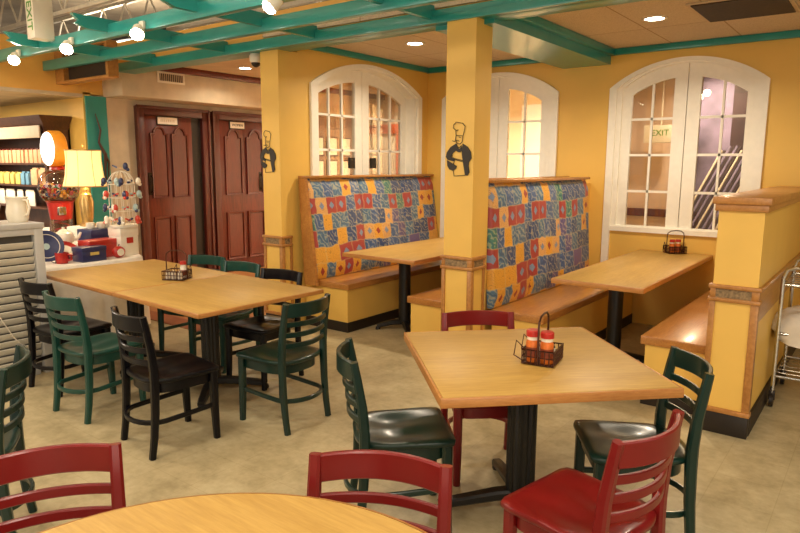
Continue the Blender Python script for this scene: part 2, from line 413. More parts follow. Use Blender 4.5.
def make_window(idx, fn, a, c, cols, rows, sill, spring, rise, dface, dsash, cw=.1, stile=.1, mul=.12, handle=False, shift=0, stile_r=None):
    """dface: room face of the wall; depth d grows toward the room"""
    root = srootE('window_%d' % idx)
    b = B(); band(b, fn, a, c, 0, spring, rise, cw*.75, dface-.0, dface+.028, False); b.prism([(a+.06, sill), (c-.06, sill), (c-.06, sill+.05), (a+.06, sill+.05)], fn, dface, dface+.024); part('casing', b, M['white'], root)
    b = B(); band(b, fn, a+cw-.03, c-cw+.03, sill+.03, spring-.006, rise-.022, .055, dsash-.05, dface+.002); part('jamb', b, M['white'], root)
    ia, ic = a+cw+.02, c-cw-.02; mid = (ia+ic)/2+shift; sp, rs = spring-.005, rise-.03; stile_r = stile_r or stile
    top = lambda s: arc(s, ia, ic, sp, rs)
    g0 = sill+.065
    for (p, q, st0, st1) in ((ia, mid-.004, stile, mul), (mid+.004, ic, mul, stile_r)):
        b = B(); d0, d1 = dsash-.022, dsash+.022; n = 12
        gl, gr = p+st0, q-st1
        for (u, v) in ((p, gl), (gr, q)):
            b.prism([(u, sill+.01), (v, sill+.01)]+[(v-(v-u)*i/4, top(v-(v-u)*i/4)) for i in range(5)], fn, d0, d1)
        b.prism([(gl, sill+.01), (gr, sill+.01), (gr, g0), (gl, g0)], fn, d0, d1)
        up = [(gl+(gr-gl)*i/n, top(gl+(gr-gl)*i/n)) for i in range(n+1)]
        b.prism([(s, z-.145) for s, z in up]+up[::-1], fn, d0, d1)
        sash = part('sash', b, M['white'], root)
        b = B()
        for k in range(1, cols):
            s = gl+(gr-gl)*k/cols
            b.prism([(s-.011, g0), (s+.011, g0), (s+.011, top(s)-.14), (s-.011, top(s)-.14)], fn, dsash-.012, dsash+.014)
        for z in rows:
            b.prism([(gl, z-.012), (gr, z-.012), (gr, z+.012), (gl, z+.012)], fn, dsash-.012, dsash+.014)
        part('glazing_bars', b, M['white'], sash)
        b = B(); b.prism([(gl-.005, g0-.005), (gr+.005, g0-.005)]+[(s, z-.14) for s, z in up[::-1]], fn, dsash-.003, dsash+.003)
        part('pane', b, M['pane'], sash, smooth=0)
        if handle:
            hs = gr-.07 if p == ia else gl+.07
            b = B(); b.prism([(hs-.045, 1.6), (hs+.045, 1.6), (hs+.045, 1.72), (hs-.045, 1.72)], fn, dsash+.014, dsash+.04)
            part('latch', b, M['kick'], sash)
    return root
fB = lambda s, z, d: Vector((s, YB-d, z))       # back wall, d toward the room (-Y)
fA = lambda s, z, d: Vector((XA+d, s, z))       # left booth wall, d toward the room (+X)
wB = [(-4.44, -3.08, ARCH[0]+.05, 2.45, .21), (-2.36, -1.05, ARCH[0]+.05, 2.45, .21)]
b = B(); arch_wall(b, fB, -5.0, 4, 0, 3.0, -.18, 0, wB); struct('wall_back', b, M['yellow'])
b = B(); arch_wall(b, fA, 4.59, YB, 0, 3.0, -.2, 0, [(4.84, 6.56, ARCH[0]+.05, 2.475, .225)]); struct('wall_left', b, M['yellow'])
make_window(1, fA, 4.74, 6.66, 3, (1.43, 1.80, 2.17), .965, 2.455, .275, 0, -.15, handle=True, mul=.115)
make_window(2, fB, -4.52, -3.00, 2, (1.40, 1.775, 2.14), .965, 2.44, .26, 0, -.05)
make_window(3, fB, -2.435, -.975, 2, (1.385, 1.755, 2.115), .965, 2.435, .255, 0, -.05, shift=.022, stile_r=.06)

# ceilings
struct('ceiling', B().box(-4.9, 4, 4.28, YB, ZC, ZC+.05), M['ctile'])
struct('ceiling_lobby', B().box(-8, -4.9, 4.3, 9.5, 2.88, 2.93), M['beige'])
struct('ceiling_hall', B().box(-4.9, 4, YB+.18, 9.5, 2.88, 2.93), M['cream'])
struct('wall_bulkhead', B().box(-8.1, 4, 4.30, 4.42, 2.80, 3.05), M['orange'])
struct('wall_upper_left', B().box(-8.12, -8, -1, 4.36, 2.48, 3.05), M['orange'])
struct('ceiling_shop', B().box(-12.5, -8.0, -1, 4.1, 2.44, 2.48), M['beige'])
struct('wall_shop', B().box(-12.5, -8.0, 4.1, 4.2, 0, 2.5), M['yellow'])
struct('wall_lobby', B().box(-8.15, -8.0, 4.2, 9.5, 0, 2.47), M['beige'])
struct('wall_lobby_brown', B().box(-8.0, -7.99, 7.6, 9.4, 0, 2.46), plain('brown_wall_paint', '#96775A', .6, var=.05))
struct('wall_lobby_soffit', B().box(-8, -7.55, 4.36, 9.5, 2.46, 2.90, .004), M['beige'])
struct('trim_2', B().box(-7.55, -7.49, 4.36, 9.5, 2.80, 2.88, .008), M['mahog'])
struct('wall_hall_end', B().box(-8.15, -2.93, 9.4, 9.5, 0, 2.95), M['cream'])
struct('wall_hall_side', B().box(-3.05, -2.93, YB+.18, 9.5, 0, 2.95), M['cream'])
struct('wall_shop_back', B().box(-2.95, 1.5, 8.9, 9.0, 0, 2.95), M['pinkwall'])
struct('trim_3', B().box(-2.93, -1.99, 8.86, 8.9, .98, 1.08), M['mahog'])
struct('wall_shop_divider', B().box(-1.98, -.2, 8.62, 8.7, 0, 2.88), M['lilac'])
deck = struct('ceiling_deck', B().box(-22, 4, -4, 16, 4.2, 4.25), M['steeldeck'])
for y in (.9, 1.9, 2.9, 3.9, 5.2, 6.6, 8.2):
    b = B()
    for z in (3.38, 3.86):
        b.box(-18, 3.5, y-.028, y+.028, z-.022, z+.022)
    x = -17.8; k = 0
    while x < 3.2:
        b.tube([(x, y, 3.38 if k % 2 else 3.86), (x+.3, y, 3.86 if k % 2 else 3.38)], .014, 6); x += .3; k += 1
    part('joist', b, M['joistp'], deck)
struct('wall_roof_space', B().box(-20, 4, 15.9, 16, 2.95, 4.2).box(-20.1, -20, -4, 16, 2.95, 4.2), M['steeldeck'])
part('pipe', B().tube([(-12, 2.15, 3.25), (3, 2.15, 3.25)], .05, 10), M['joistp'], deck)
part('duct', B().tube([(-14, 4.9, 3.35), (-7.5, 4.9, 3.35)], .08, 12), M['kick'], deck)
# crown mouldings, soffit between booths
struct('trim_4', B().box(-4.75, -2.95, YB-.04, YB, 2.765, ZC, .006).box(-2.45, 4, YB-.04, YB, 2.765, ZC, .006), M['teal'])
struct('trim_5', B().box(XA, XA+.04, 4.3, YB, 2.77, ZC, .006), M['teal'])
b = B().box(-2.97, -2.45, 4.36, YB, 2.68, ZC); b.box(-2.452, -2.40, 4.36, YB, 2.765, ZC, .006); b.box(-3.02, -2.968, 4.36, YB, 2.765, ZC, .006)
struct('beam_soffit', b, M['teal'])
# partition between the two booths and beside the right bench
struct('wall_booth', B().box(-2.83, -2.60, 4.50, YB, 0, 1.46), M['yellow'])
struct('wall_right', B().box(-.81, -.575, 4.26, YB, 0, 1.425), M['yellow'])
def wainscot(root, x0, x1, yf, ret, kick=True):
    """front y=yf, x0..x1; ret: return length along the right side"""
    e = .012
    y1 = yf+ret
    def ringbox(z0, z1, out, mat, name, bev=.006):
        wpart(name, B().box(x0-out, x1+out, yf-out, y1, z0, z1, bev), mat, root)
    ringbox(.915, .94, .022, M['trimwood'], 'rail'); ringbox(.835, .86, .022, M['trimwood'], 'rail')
    ringbox(.86, .915, .008, M['slate'], 'tile_band', 0)
    b = B()
    for (u, v) in ((x0-e, x0+.02), (x1-.03, x1+e)):
        b.box(u, v, yf-e, yf+.03, .155, .835, .003); b.box(u, v, yf-e, yf+.03, .858, .918, .003)
    b.box(x1-.01, x1+e, y1-.03, y1, .155, .915, .003)
    wpart('corner_post', b, M['trimwood'], root)
    ringbox(.135, .165, .018, M['trimwood'], 'base_rail')
    ringbox(0, .135, .01, M['kick'], 'kick_base', .003)
def pillar(x0, x1, yf, dep, ztop, ret):
    root = struct('pillar', B().box(x0, x1, yf, yf+dep, 0, ztop), M['yellow'])
    wainscot(root, x0, x1, yf, ret); return root
pillar(-5.0, XA, 4.33, .26, 2.72, .13)
pillar(-2.79, -2.535, 4.25, .24, 2.72, .2)
endw = struct('wall_right_end', B().box(-.815, -.57, 4.245, 4.30, 0, 1.425), M['yellow'])
wainscot(endw, -.815, -.57, 4.245, .05)
b = B().box(-.85, -.535, 4.21, YB, 1.425, 1.47, .008); b.box(-.835, -.55, 4.225, YB, 1.385, 1.426, .004)
struct('trim_6', b, M['trimwood'])
b = B().box(-.575, -.555, 4.30, YB, .90, .925, .004); b.box(-.575, -.562, 4.30, YB, .72, .90)
struct('trim_7', b, M['bench'])
struct('baseboard_right', B().box(-.575, -.557, 4.30, YB, 0, .13, .003), M['kick'])
struct('trim_8', B().box(-8.0, -7.97, 4.12, 4.38, 0, 2.46), M['teal'])

# doors in the lobby
def door(idx, y0, y1, ztop, ajar, handle_y):
    root = srootE('door_%d' % idx, (-8, (y0+y1)/2, 0)); f = .11
    b = B().box(-8, -7.93, y0, y0+f, 0, ztop, .008).box(-8, -7.93, y1-f, y1, 0, ztop, .008).box(-8, -7.93, y0+f, y1-f, ztop-f, ztop, .008)
    b.box(-7.94, -7.91, y0-.01, y0+.02, 0, ztop).box(-7.94, -7.91, y1-.02, y1+.01, 0, ztop).box(-7.94, -7.91, y0, y1, ztop-.025, ztop+.01)
    wpart('door_frame', b, M['mahog_d'], root)
    wpart('reveal', B().box(-7.999, -7.996, y0+f, y1-f, 0, ztop-f), M['kick'], root)
    l0, l1 = y0+f+.005, y1-f-.005
    if ajar: l1 -= .16
    leafx = -7.965
    b = B().box(-7.995, leafx, l0, l1, .01, ztop-f-.005, .003)
    leaf = wpart('door_leaf', b, M['mahog'], root)
    b = B(); n = 8; w = (l1-l0)
    g = lambda s, z, d: Vector((leafx+d, s, z))
    for k in range(2):
        a = l0+w*(.10 if k == 0 else .54); c = a+w*.36; mid = (a+c)/2; r = (c-a)/2*.68; zt = ztop-f-.235
        out = [(a, 1.18), (c, 1.18), (c, zt), (mid+r, zt)]+[(mid+r*math.cos(PI*i/n), zt+r*1.05*math.sin(PI*i/n)) for i in range(1, n)]+[(mid-r, zt), (a, zt)]
        ctr = (mid, (1.18+zt)/2)
        inn = [(ctr[0]+(u-ctr[0])*.82, ctr[1]+(v-ctr[1])*.96) for u, v in out]
        rings = [[g(*o, 0), g(*o, .028), g(*i, .022), g(*i, 0)] for o, i in zip(out+[out[0]], inn+[inn[0]])]
        b.loft(rings, cap=False)
        b.prism([(u, v) for u, v in [(ctr[0]+(u-ctr[0])*.74, ctr[1]+(v-ctr[1])*.93) for u, v in out]], g, 0, .01)
        lo = [(a, .2), (c, .2), (c, .92), (a, .92)]
        cx, cz = mid, .56
        li = [(cx+(u-cx)*.86, cz+(v-cz)*.94) for u, v in lo]
        b.loft([[g(*o, 0), g(*o, .028), g(*i, .022), g(*i, 0)] for o, i in zip(lo+[lo[0]], li+[li[0]])], cap=False)
        b.prism([(cx+(u-cx)*.74, cz+(v-cz)*.88) for u, v in lo], g, 0, .01)
    wpart('panel_moulding', b, M['mahog'], leaf)
    b = B().box(leafx, leafx+.012, handle_y-.035, handle_y+.035, 1.22, 1.52, .003)
    b.tube([(leafx+.01, handle_y, 1.26), (leafx+.05, handle_y, 1.28), (leafx+.05, handle_y, 1.46), (leafx+.01, handle_y, 1.48)], .011)
    wpart('door_handle', b, M['pull'], leaf)
    return root
door(1, 4.76, 5.88, 2.39, True, 4.93)
door(2, 5.95, 7.10, 2.39, False, 6.83)
struct('trim_10', B().box(-8, -7.96, 5.88, 5.95, 0, 1.0), M['mahog_d'])
def plaque(y, w, lbl, txt=None):
    t = thing('door_sign', lbl, 'sign', (-7.955, y, 2.215))
    part('sign_frame', B().box(-.008, .008, -w/2-.015, w/2+.015, -.06, .06, .003), M['kick'], t)
    part('sign_plate', B().box(.008, .013, -w/2, w/2, -.045, .045), M['ivory'], t)
    if txt: text('lettering', txt, .052, M['ink'], (.014, 0, 0), (PI/2, 0, PI/2), t)
    else:
        b = B()
        for i in range(8): b.box(.013, .0135, -.11+i*.028, -.092+i*.028, -.016, .016)
        part('lettering', b, M['tan'], t)
plaque(5.22, .3, 'pale plaque in a dark frame on the left mahogany door')
plaque(6.40, .26, 'pale plaque with dark lettering on the right mahogany door', 'WOMEN')
t = thing('air_vent', 'white air grille on the beige soffit above the mahogany doors', 'vent', (-7.55, 5.04, 2.73))
part('vent_frame', B().box(0, .012, -.2, .2, -.07, .07, .003), M['plastic_w'], t)
part('grille', B().box(.012, .014, -.17, .17, -.045, .045), M['darkhole'], t)
b = B()
for i in range(12): b.box(.013, .02, -.16+i*.028, -.152+i*.028, -.045, .045)
part('louvres', b, M['tan'], t)

# ================================================================== PERGOLA, ceiling fixtures
t = thing('pergola', 'teal painted timber pergola with crossing rafters over the dining area', 'pergola', (0, 0, 2.71))
wpart('beam', B().box(-7.99, 3.5, 3.04, 3.10, 2.70, 2.812, .004), M['teal'], t)
wpart('beam', B().box(-7.99, 3.5, 3.65, 3.71, 2.70, 2.806, .004), M['teal'], t)
b = B().box(-7.48, 3.5, 4.25, 4.32, 2.715, 2.81, .004); b.box(-7.48, 3.5, 4.30, 4.50, 2.715, 2.78, .004); b.box(-3.05, 3.5, 4.235, 4.26, 2.71, 2.765, .004)
wpart('header_beam', b, M['teal'], t)
for x in (-6.72, -5.45, -4.2, -2.95, -1.7, -.45):
    yb = 2.74
    prof = [(4.29, 2.745), (4.29, 2.85), (yb, 2.85), (yb+.06, 2.80), (yb+.02, 2.775), (yb+.12, 2.745)]
    wpart('rafter', B().prism(prof, lambda u, v, d: Vector((d, u, v)), x-.02, x+.02), M['teal'], t)
def can(x, y, z, lbl, p):
    t = thing('ceiling_light', lbl, 'ceiling light', (x, y, z), 0)
    part('trim_ring', B().lathe([(.075, 0), (.1, 0), (.098, -.01), (.075, -.008)], 28, cap=False), M['plastic_w'], t)
    part('lamp_lens', B().lathe([(.0, -.004), (.077, -.004), (.077, 0)], 28, cap=False), M['can'], t)
    area('downlight', (0, 0, -.02), .14, p, '#FFECD0', parent=t, spread=150)
can(-1.67, 5.6, ZC, 'round recessed ceiling light above the right booth table', 26)
can(-3.89, 5.35, ZC, 'round recessed ceiling light above the middle booth table', 26)
can(-6.88, 5.7, 2.88, 'round recessed ceiling light in front of the mahogany doors', 18)
can(-6.4, 8.75, 2.88, 'recessed ceiling light in the lobby behind the left arched window', 120)
can(-3.9, 8.2, 2.88, 'recessed ceiling light in the bright hall behind the middle window', 90)
can(-1.72, 8.05, 2.88, 'recessed ceiling light behind the left sash of the right window', 40)
t = thing('return_grille', 'dark square grille set in the tiled ceiling above the right booth', 'vent', (-1.02, 5.6, ZC))
part('grille_frame', B().box(-.33, .33, -.36, .36, -.012, .0, .003), M['tan'], t)
b = B().box(-.30, .30, -.33, .33, -.02, -.011); part('grille', b, M['darkhole'], t)
t = thing('security_camera', 'white dome security camera at the top of the left pillar', 'camera', (-5.12, 4.38, 2.715))
part('housing', B().lathe([(.05, 0), (.062, -.02), (.06, -.07), (.05, -.085)], 20), M['plastic_w'], t)
part('dome', B().ball((0, 0, -.08), .048, u=18, v=12), M['ink'], t)
for i, (x, lbl) in enumerate(((-7.22, 'leftmost track spotlight, hung below the front teal beam'), (-6.14, 'lit track spotlight on the front beam right of the hanging exit sign'), (-4.99, 'lit track spotlight over the left dining table, third along the beam'), (-3.41, 'white track spotlight near the top centre, rightmost of the four'))):
    y = 2.995; t = thing('track_spotlight', lbl, 'spotlight', (x+.10, y, 2.735), 0, 'track spotlights on the front beam')
    part('mount', B().box(-.03, .03, .02, .044, -.03, .03, .004).tube([(0, .03, 0), (0, 0, -.005), (0, -.01, -.03)], .011, 8), M['plastic_w'], t)
    rot = Vector((0, 0, -1)).rotation_difference(Vector(((.62, .60, .5, -.35)[i], -.5, -.62))).to_matrix()
    b = B().lathe([(.02, .06), (.045, .05), (.05, 0), (.056, -.03), (.05, -.03)], 18, cap=False)
    b.lathe([(.0, .06), (.02, .06)], 18, cap=False)
    for v in b.bm.verts: v.co = rot @ v.co + Vector((0, -.01, -.062))
    lh = part('lamp_head', b, M['plastic_w'], t)
    b = B().ball((0, 0, -.03), .05, (1, 1, .75)); 
    for v in b.bm.verts: v.co = rot @ v.co + Vector((0, -.01, -.062))
    part('bulb', b, M['bulb'], lh)
t = thing('exit_sign', 'white box sign with green letters hanging above the front beam', 'sign', (-6.44, 2.95, 2.775))
part('sign_box', B().box(-.075, .075, -.09, .09, 0, .36, .006), M['plastic_w'], t)
text('lettering', 'EXIT', .13, M['greenink'], (-.0, -.092, .2), (PI/2, PI/2, 0), t)
part('hanger', B().tube([(0, .01, .36), (0, .01, 1.42)], .008), M['plastic_w'], t)
t = thing('wall_niche_box', 'wooden open-fronted box fixed to the yellow wall behind the beams', 'box', (-7.995, 3.85, 2.56))
b = B().box(0, 1.18, -.06, .06, 0, .03, .004).box(0, 1.18, -.06, .06, .36, .39, .004).box(0, .20, -.06, .06, .03, .36).box(1.13, 1.18, -.06, .06, .03, .36).box(.20, 1.13, .04, .06, .03, .36)
part('case', b, M['trimwood'], t)
part('grille', B().box(.20, 1.13, .0, .04, .03, .36), M['darkhole'], t)

# ================================================================== BOOTHS
ZS = .49
def bench(label, x_front, x_back, y0, y1, cushions, top, bot, side, end_panel=True):
    """seat between x_back (at the wall) and x_front; cushions: y breaks; top/bot: x of cushion face"""
    t = thing('booth_bench', label, 'bench', ((x_front+x_back)/2, (y0+y1)/2, 0), 0, 'booth benches')
    a, c = min(x_front, x_back), max(x_front, x_back)
    sgn = 1 if x_front > x_back else -1
    wpart('seat', B().box(a, c, y0, y1, ZS-.06, ZS, .006), M['bench'], t)
    i0, i1 = (a, c-.03) if sgn > 0 else (a+.03, c)
    wpart('base', B().box(i0, i1, y0+.02, y1, .10, ZS-.06), M['yellow'], t)
    wpart('kick_base', B().box(i0-(.0 if sgn > 0 else .008), i1+(.008 if sgn > 0 else 0), y0+.012, y1, 0, .10), M['kick'], t)
    if cushions:
        fn = lambda u, v, d: Vector((u, d, v))
        for p, q in zip(cushions, cushions[1:]):
            b = B(); rings = []
            # pillow-like slab, lofted along y with rounded edges
            for (yy, k) in ((p+.002, .55), (p+.012, .85), (p+.035, 1), (q-.035, 1), (q-.012, .85), (q-.002, .55)):
                ring = []
                for (z, xf) in ((ZS+.005, bot), (1.49, top)):
                    pass
                n = 10
                for j in range(n+1):
                    f = j/n; z = ZS+.006+(1.505-ZS-.006)*f
                    puff = min(1, min(f, 1-f)*14+.35)
                    xx = bot+(top-bot)*f
                    ring.append(Vector((xx-sgn*.055*(1-min(puff, 1)*k), yy, z)))
                ring.append(Vector((top-sgn*.075, yy, 1.505))); ring.append(Vector((bot-sgn*.075, yy, ZS+.006)))
                rings.append(ring)
            b.loft(rings); wpart('back_cushion', b, M['fabric'], t, smooth=50)
        xt = top-sgn*.09
        wpart('top_trim', B().box(min(xt, top+sgn*.012), max(xt, top+sgn*.012), cushions[0]-.035 if end_panel else cushions[0], cushions[-1], 1.505, 1.53, .005), M['trimwood'], t)
        if end_panel:
            yy = cushions[0]
            b = B().prism([(top-sgn*.085, 1.505), (top+sgn*.008, 1.505), (bot+sgn*.008, ZS-.05), (bot-sgn*.16, ZS-.05)], lambda u, v, d: Vector((u, d, v)), yy-.035, yy)
            wpart('end_panel', b, M['bench'], t)
    return t
bench('left booth bench with patchwork back under the left arched window', -4.12, -4.72, 4.60, 6.80, (4.575, 5.38, 6.13, 6.80), -4.64, -4.50, 1)
bench('booth bench backing onto the centre pillar, facing the left booth bench', -3.35, -2.835, 4.52, 6.80, (4.53, 5.3, 6.05, 6.80), -2.92, -2.96, -1, False)
bench('middle booth bench with patchwork back right of the chef pillar', -2.04, -2.50, 4.52, 6.80, (4.505, 5.17, 5.83, 6.57), -2.52, -2.455, 1, False)
bench('right booth bench with bare oak seat against the low partition', -1.285, -.815, 4.45, 6.80, None, 0, 0, -1)

def table_base(t, x, y, mat, arm=.34, ang=0, r=.065, htop=.72, fl=True):
    b = B(); n = 32
    ring = lambda z: [Vector((x+(r*(1-.09*(k % 2)) if fl else r)*math.cos(2*PI*k/n+ang), y+(r*(1-.09*(k % 2)) if fl else r)*math.sin(2*PI*k/n+ang), z)) for k in range(n)]
    b.loft([ring(.06), ring(htop)])
    part('column', b, mat, t, smooth=20)
    b = B()
    for k in range(4):
        a = ang+k*PI/2; c, s = math.cos(a), math.sin(a)
        b.strip([(x+c*.02, y+s*.02, .075), (x+c*.12, y+s*.12, .072), (x+c*arm*.9, y+s*arm*.9, .045), (x+c*arm, y+s*arm, .035)], [.075, .07, .055, .05], [.05, .05, .04, .04])
        b.lathe([(.022, 0), (.026, .01), (.02, .03)], 12, at=(x+c*(arm-.01), y+s*(arm-.01), 0))
    part('pedestal_base', b, mat, t)
    part('top_bracket', B().box(x-.2, x+.2, y-.03, y+.03, htop-.02, htop).box(x-.03, x+.03, y-.2, y+.2, htop-.02, htop), mat, t)
def slab(t, x0, x1, y0, y1, z, th, mat):
    tt = part('tabletop', B().box(x0, x1, y0, y1, z-th+.004, z, .004), mat, t)
    e = .012
    b = B().box(x0-e, x1+e, y0-e, y0, z-th, z-.001, .004).box(x0-e, x1+e, y1, y1+e, z-th, z-.001, .004).box(x0-e, x0, y0, y1, z-th, z-.001, .004).box(x1, x1+e, y0, y1, z-th, z-.001, .004)
    part('edge_band', b, M['oak_edge'], tt)
t = thing('booth_table', 'oak booth table on a black post in the left booth', 'table', (-3.81, 5.72, 0), 0, 'booth tables')
slab(t, -.42, .43, -1.06, 1.06, .79, .04, M['oak_y']); table_base(t, 0, -.62, M['iron'], .28, PI/4, .06, .75, False); 
t = thing('booth_table', 'oak booth table with a condiment basket below the right arched window', 'table', (-1.675, 5.70, 0), 0, 'booth tables')
slab(t, -.34, .335, -1.09, 1.09, .79, .04, M['oak_y']); table_base(t, -.06, -.45, M['iron'], .28, PI/4, .06, .75, False)
t = thing('dining_table', 'square oak table with seasoning basket amid green and red chairs', 'table', (-1.302, 2.691, 0), R(45), 'square dining tables')
slab(t, -.492, .492, -.492, .492, .76, .042, M['oak_x']); table_base(t, 0, 0, M['iron'], .40, 0, .07, .72)
t = thing('dining_table', 'square oak table nearer the booths, right half of the joined pair', 'table', (-3.715, 2.788, 0), R(-2), 'square dining tables')
slab(t, -.506, .506, -.506, .506, .76, .03, M['oak_x']); table_base(t, -.14, 0, M['iron'], .40, PI/4, .065, .72)
t = thing('dining_table', 'square oak table by the louvred cabinet, left half of the joined pair', 'table', (-4.855, 2.828, 0), R(-2), 'square dining tables')
slab(t, -.606, .606, -.506, .506, .76, .03, M['oak_x']); table_base(t, -.04, 0, M['iron'], .40, PI/4, .065, .72)
t = thing('round_table', 'round oak table cut off at the bottom edge of the picture', 'table', (-.907, .53, 0))
part('tabletop', B().lathe([(.0, .715), (.66, .715), (.672, .72), (.672, .757), (.668, .76), (.0, .76)], 72, cap=False), M['oak_x'], t)
part('edge_band', B().lathe([(.672, .718), (.684, .722), (.684, .754), (.672, .7585)], 72, cap=False), M['oak_edge'], t)
table_base(t, 0, 0, M['iron'], .38, 0, .065, .715)

# ================================================================== CHAIRS
def seat_mesh():
    b = B(); NR, NA = 9, 56
    def outline(a):
        # rounded front corners, rounder rear
        c, s = math.cos(a), math.sin(a); p = 12.0 if s > 0 else 3.4
        k = (abs(c)**p+abs(s)**p)**(-1/p)
        wx = .205+.012*max(s, 0)
        return Vector((c*k*wx, .0+s*k*(.215 if s > 0 else .225), 0))
    def dip(x, y):
        d = 0
        for cx in (-.085, .085): d += .018*math.exp(-(((x-cx)/.075)**2+((y+.02)/.14)**2))
        d += .010*math.exp(-((x/.16)**2+((y+.07)/.09)**2))
        return d
    rings = []
    for k in range(NR+1):
        f = max(k/NR, .001); ring = []
        for i in range(NA):
            o = outline(2*PI*i/NA)*f
            ring.append(Vector((o.x, o.y, .455-dip(o.x, o.y)-(.004 if k == NR else 0))))
        rings.append(ring)
    rings.append([outline(2*PI*i/NA)*1.012+Vector((0, 0, .444)) for i in range(NA)])
    rings.append([outline(2*PI*i/NA)*1.005+Vector((0, 0, .430)) for i in range(NA)])
    rings.append([outline(2*PI*i/NA)*.97+Vector((0, 0, .424)) for i in range(NA)])
    b.loft(rings); return b
def make_chair(mat):
    t = thing('ladder_back_chair', 'chair', 'chair', (0, 0, 0), 0, 'ladder-back wooden chairs')
    part('seat', seat_mesh(), mat, t, smooth=60)
    b = B(); pts = []
    for i in range(41):
        a = 2*PI*i/40; c, s = math.cos(a), math.sin(a); p = 6 if s > 0 else 2.8; k = (abs(c)**p+abs(s)**p)**(-1/p)
        pts.append((c*k*.188, s*k*(.188 if s > 0 else .2), .4))
    rr = []
    for q, z in (((1.0), .425), ((1.0), .362)):
        rr.append([Vector((x*q, y*q, z)) for x, y, _ in pts[:-1]])
    rr += [[Vector((x*.9, y*.9, .362)) for x, y, _ in pts[:-1]], [Vector((x*.9, y*.9, .425)) for x, y, _ in pts[:-1]]]
    b.loft(rr+[rr[0]], cap=False); part('seat_apron', b, mat, t, smooth=50)
    for sx in (-1, 1):
        x = sx*.178
        b = B().strip([(x*1.01, .185, 0), (x, .178, .2), (x, .176, .425)], [.036, .044, .046], [.036, .044, .046], (0, 1, 0)); part('leg', b, mat, t)
        ys = [(-.226, 0), (-.208, .12), (-.196, .26), (-.190, .42), (-.190, .50), (-.200, .62), (-.220, .74), (-.235, .822)]
        b = B().strip([(sx*.190, y, z) for y, z in ys], [.037, .038, .04, .041, .041, .039, .036, .034], [.034, .038, .042, .046, .046, .042, .038, .034], (0, 1, 0)); part('leg', b, mat, t)
    def yat(z):
        for (y0, z0), (y1, z1) in zip([(-.190, .50), (-.200, .62), (-.222, .74)], [(-.200, .62), (-.222, .74), (-.240, .822)]):
            if z <= z1: return y0+(y1-y0)*(z-z0)/(z1-z0)
        return -.24
    def curved(z, hgt, bulge, th, wob=.0):
        b = B(); pts = []
        for i in range(15):
            u = -1+2*i/14; pts.append((u*.186, yat(z)-bulge*(1-u*u)-.003, z+wob*(1-u*u)))
        b.strip(pts, th, hgt); return b
    part('top_rail', curved(.778, .086, .058, .02), mat, t)
    for z in (.690, .622, .554): part('slat', curved(z, .032, .052, .016, -.004), mat, t)
    pts = [(.178, .17, .215), (.180, 0, .205), (.178, -.13, .198)]
    for i in range(1, 12):
        a = PI*i/12; pts.append((.178*math.cos(a), -.13-.135*math.sin(a), .198))
    pts += [(-.178, -.13, .198), (-.180, 0, .205), (-.178, .17, .215)]
    part('stretcher', B().strip(pts, .018, .028), mat, t)
    return t
proto = None
def chair(mx, my, ang, mat, label):
    """mx,my: midpoint of the tops of the back posts; ang: direction the sitter faces"""
    global proto
    d = R(ang); x = mx+.24*math.cos(d); y = my+.24*math.sin(d)
    if proto is None:
        proto = make_chair(mat); proto.location = (x, y, 0); proto.rotation_euler = (0, 0, d-PI/2); proto['label'] = label
        return proto
    return dup(proto, (x, y, 0), d-PI/2, label, None, mat)
chair(-3.356, 1.886, 83, M['black'], 'black ladder-back chair on the near side of the joined tables, rightmost there')
chair(-2.81, 2.765, 183, M['green'], 'dark green ladder-back chair at the right-hand end of the joined tables')
chair(-4.14, 1.885, 93, M['greenl'], 'worn mid-green chair between two black chairs on the near table side')
chair(-4.765, 2.0, 94, M['black'], 'black ladder-back chair in front of the louvred grey cabinet')
chair(-1.876, 2.102, 45, M['green'], 'dark green chair tucked in at the left of the square diagonal table')
chair(-1.806, 3.113, -48, M['red'], 'red chair on the far side of the diagonal table, by the chef pillar')
chair(-.614, 2.906, 214, M['green'], 'dark green chair at the right of the diagonal table, by the partition')
chair(-.539, 2.054, 168, M['red'], 'red chair with its whole seat showing, at the diagonal table')
chair(-1.87, .77, -30, M['red'], 'red chair back at the round table, cut by the left frame edge')
chair(-1.084, 1.34, -64, M['red'], 'red chair back at the round table in front of the green chair')
chair(-2.954, 1.131, 238, M['green'], 'green chair alone at the left frame edge turned away from the tables')
chair(-4.87, 3.535, 283, M['greenl'], 'green chair back nearest the mahogany doors, far side of joined tables')
chair(-4.32, 3.485, 276, M['greenl'], 'green chair between another green and a black chair on the far side')
chair(-3.76, 3.42, 276, M['black'], 'black chair on the far side of the joined tables by the left pillar')

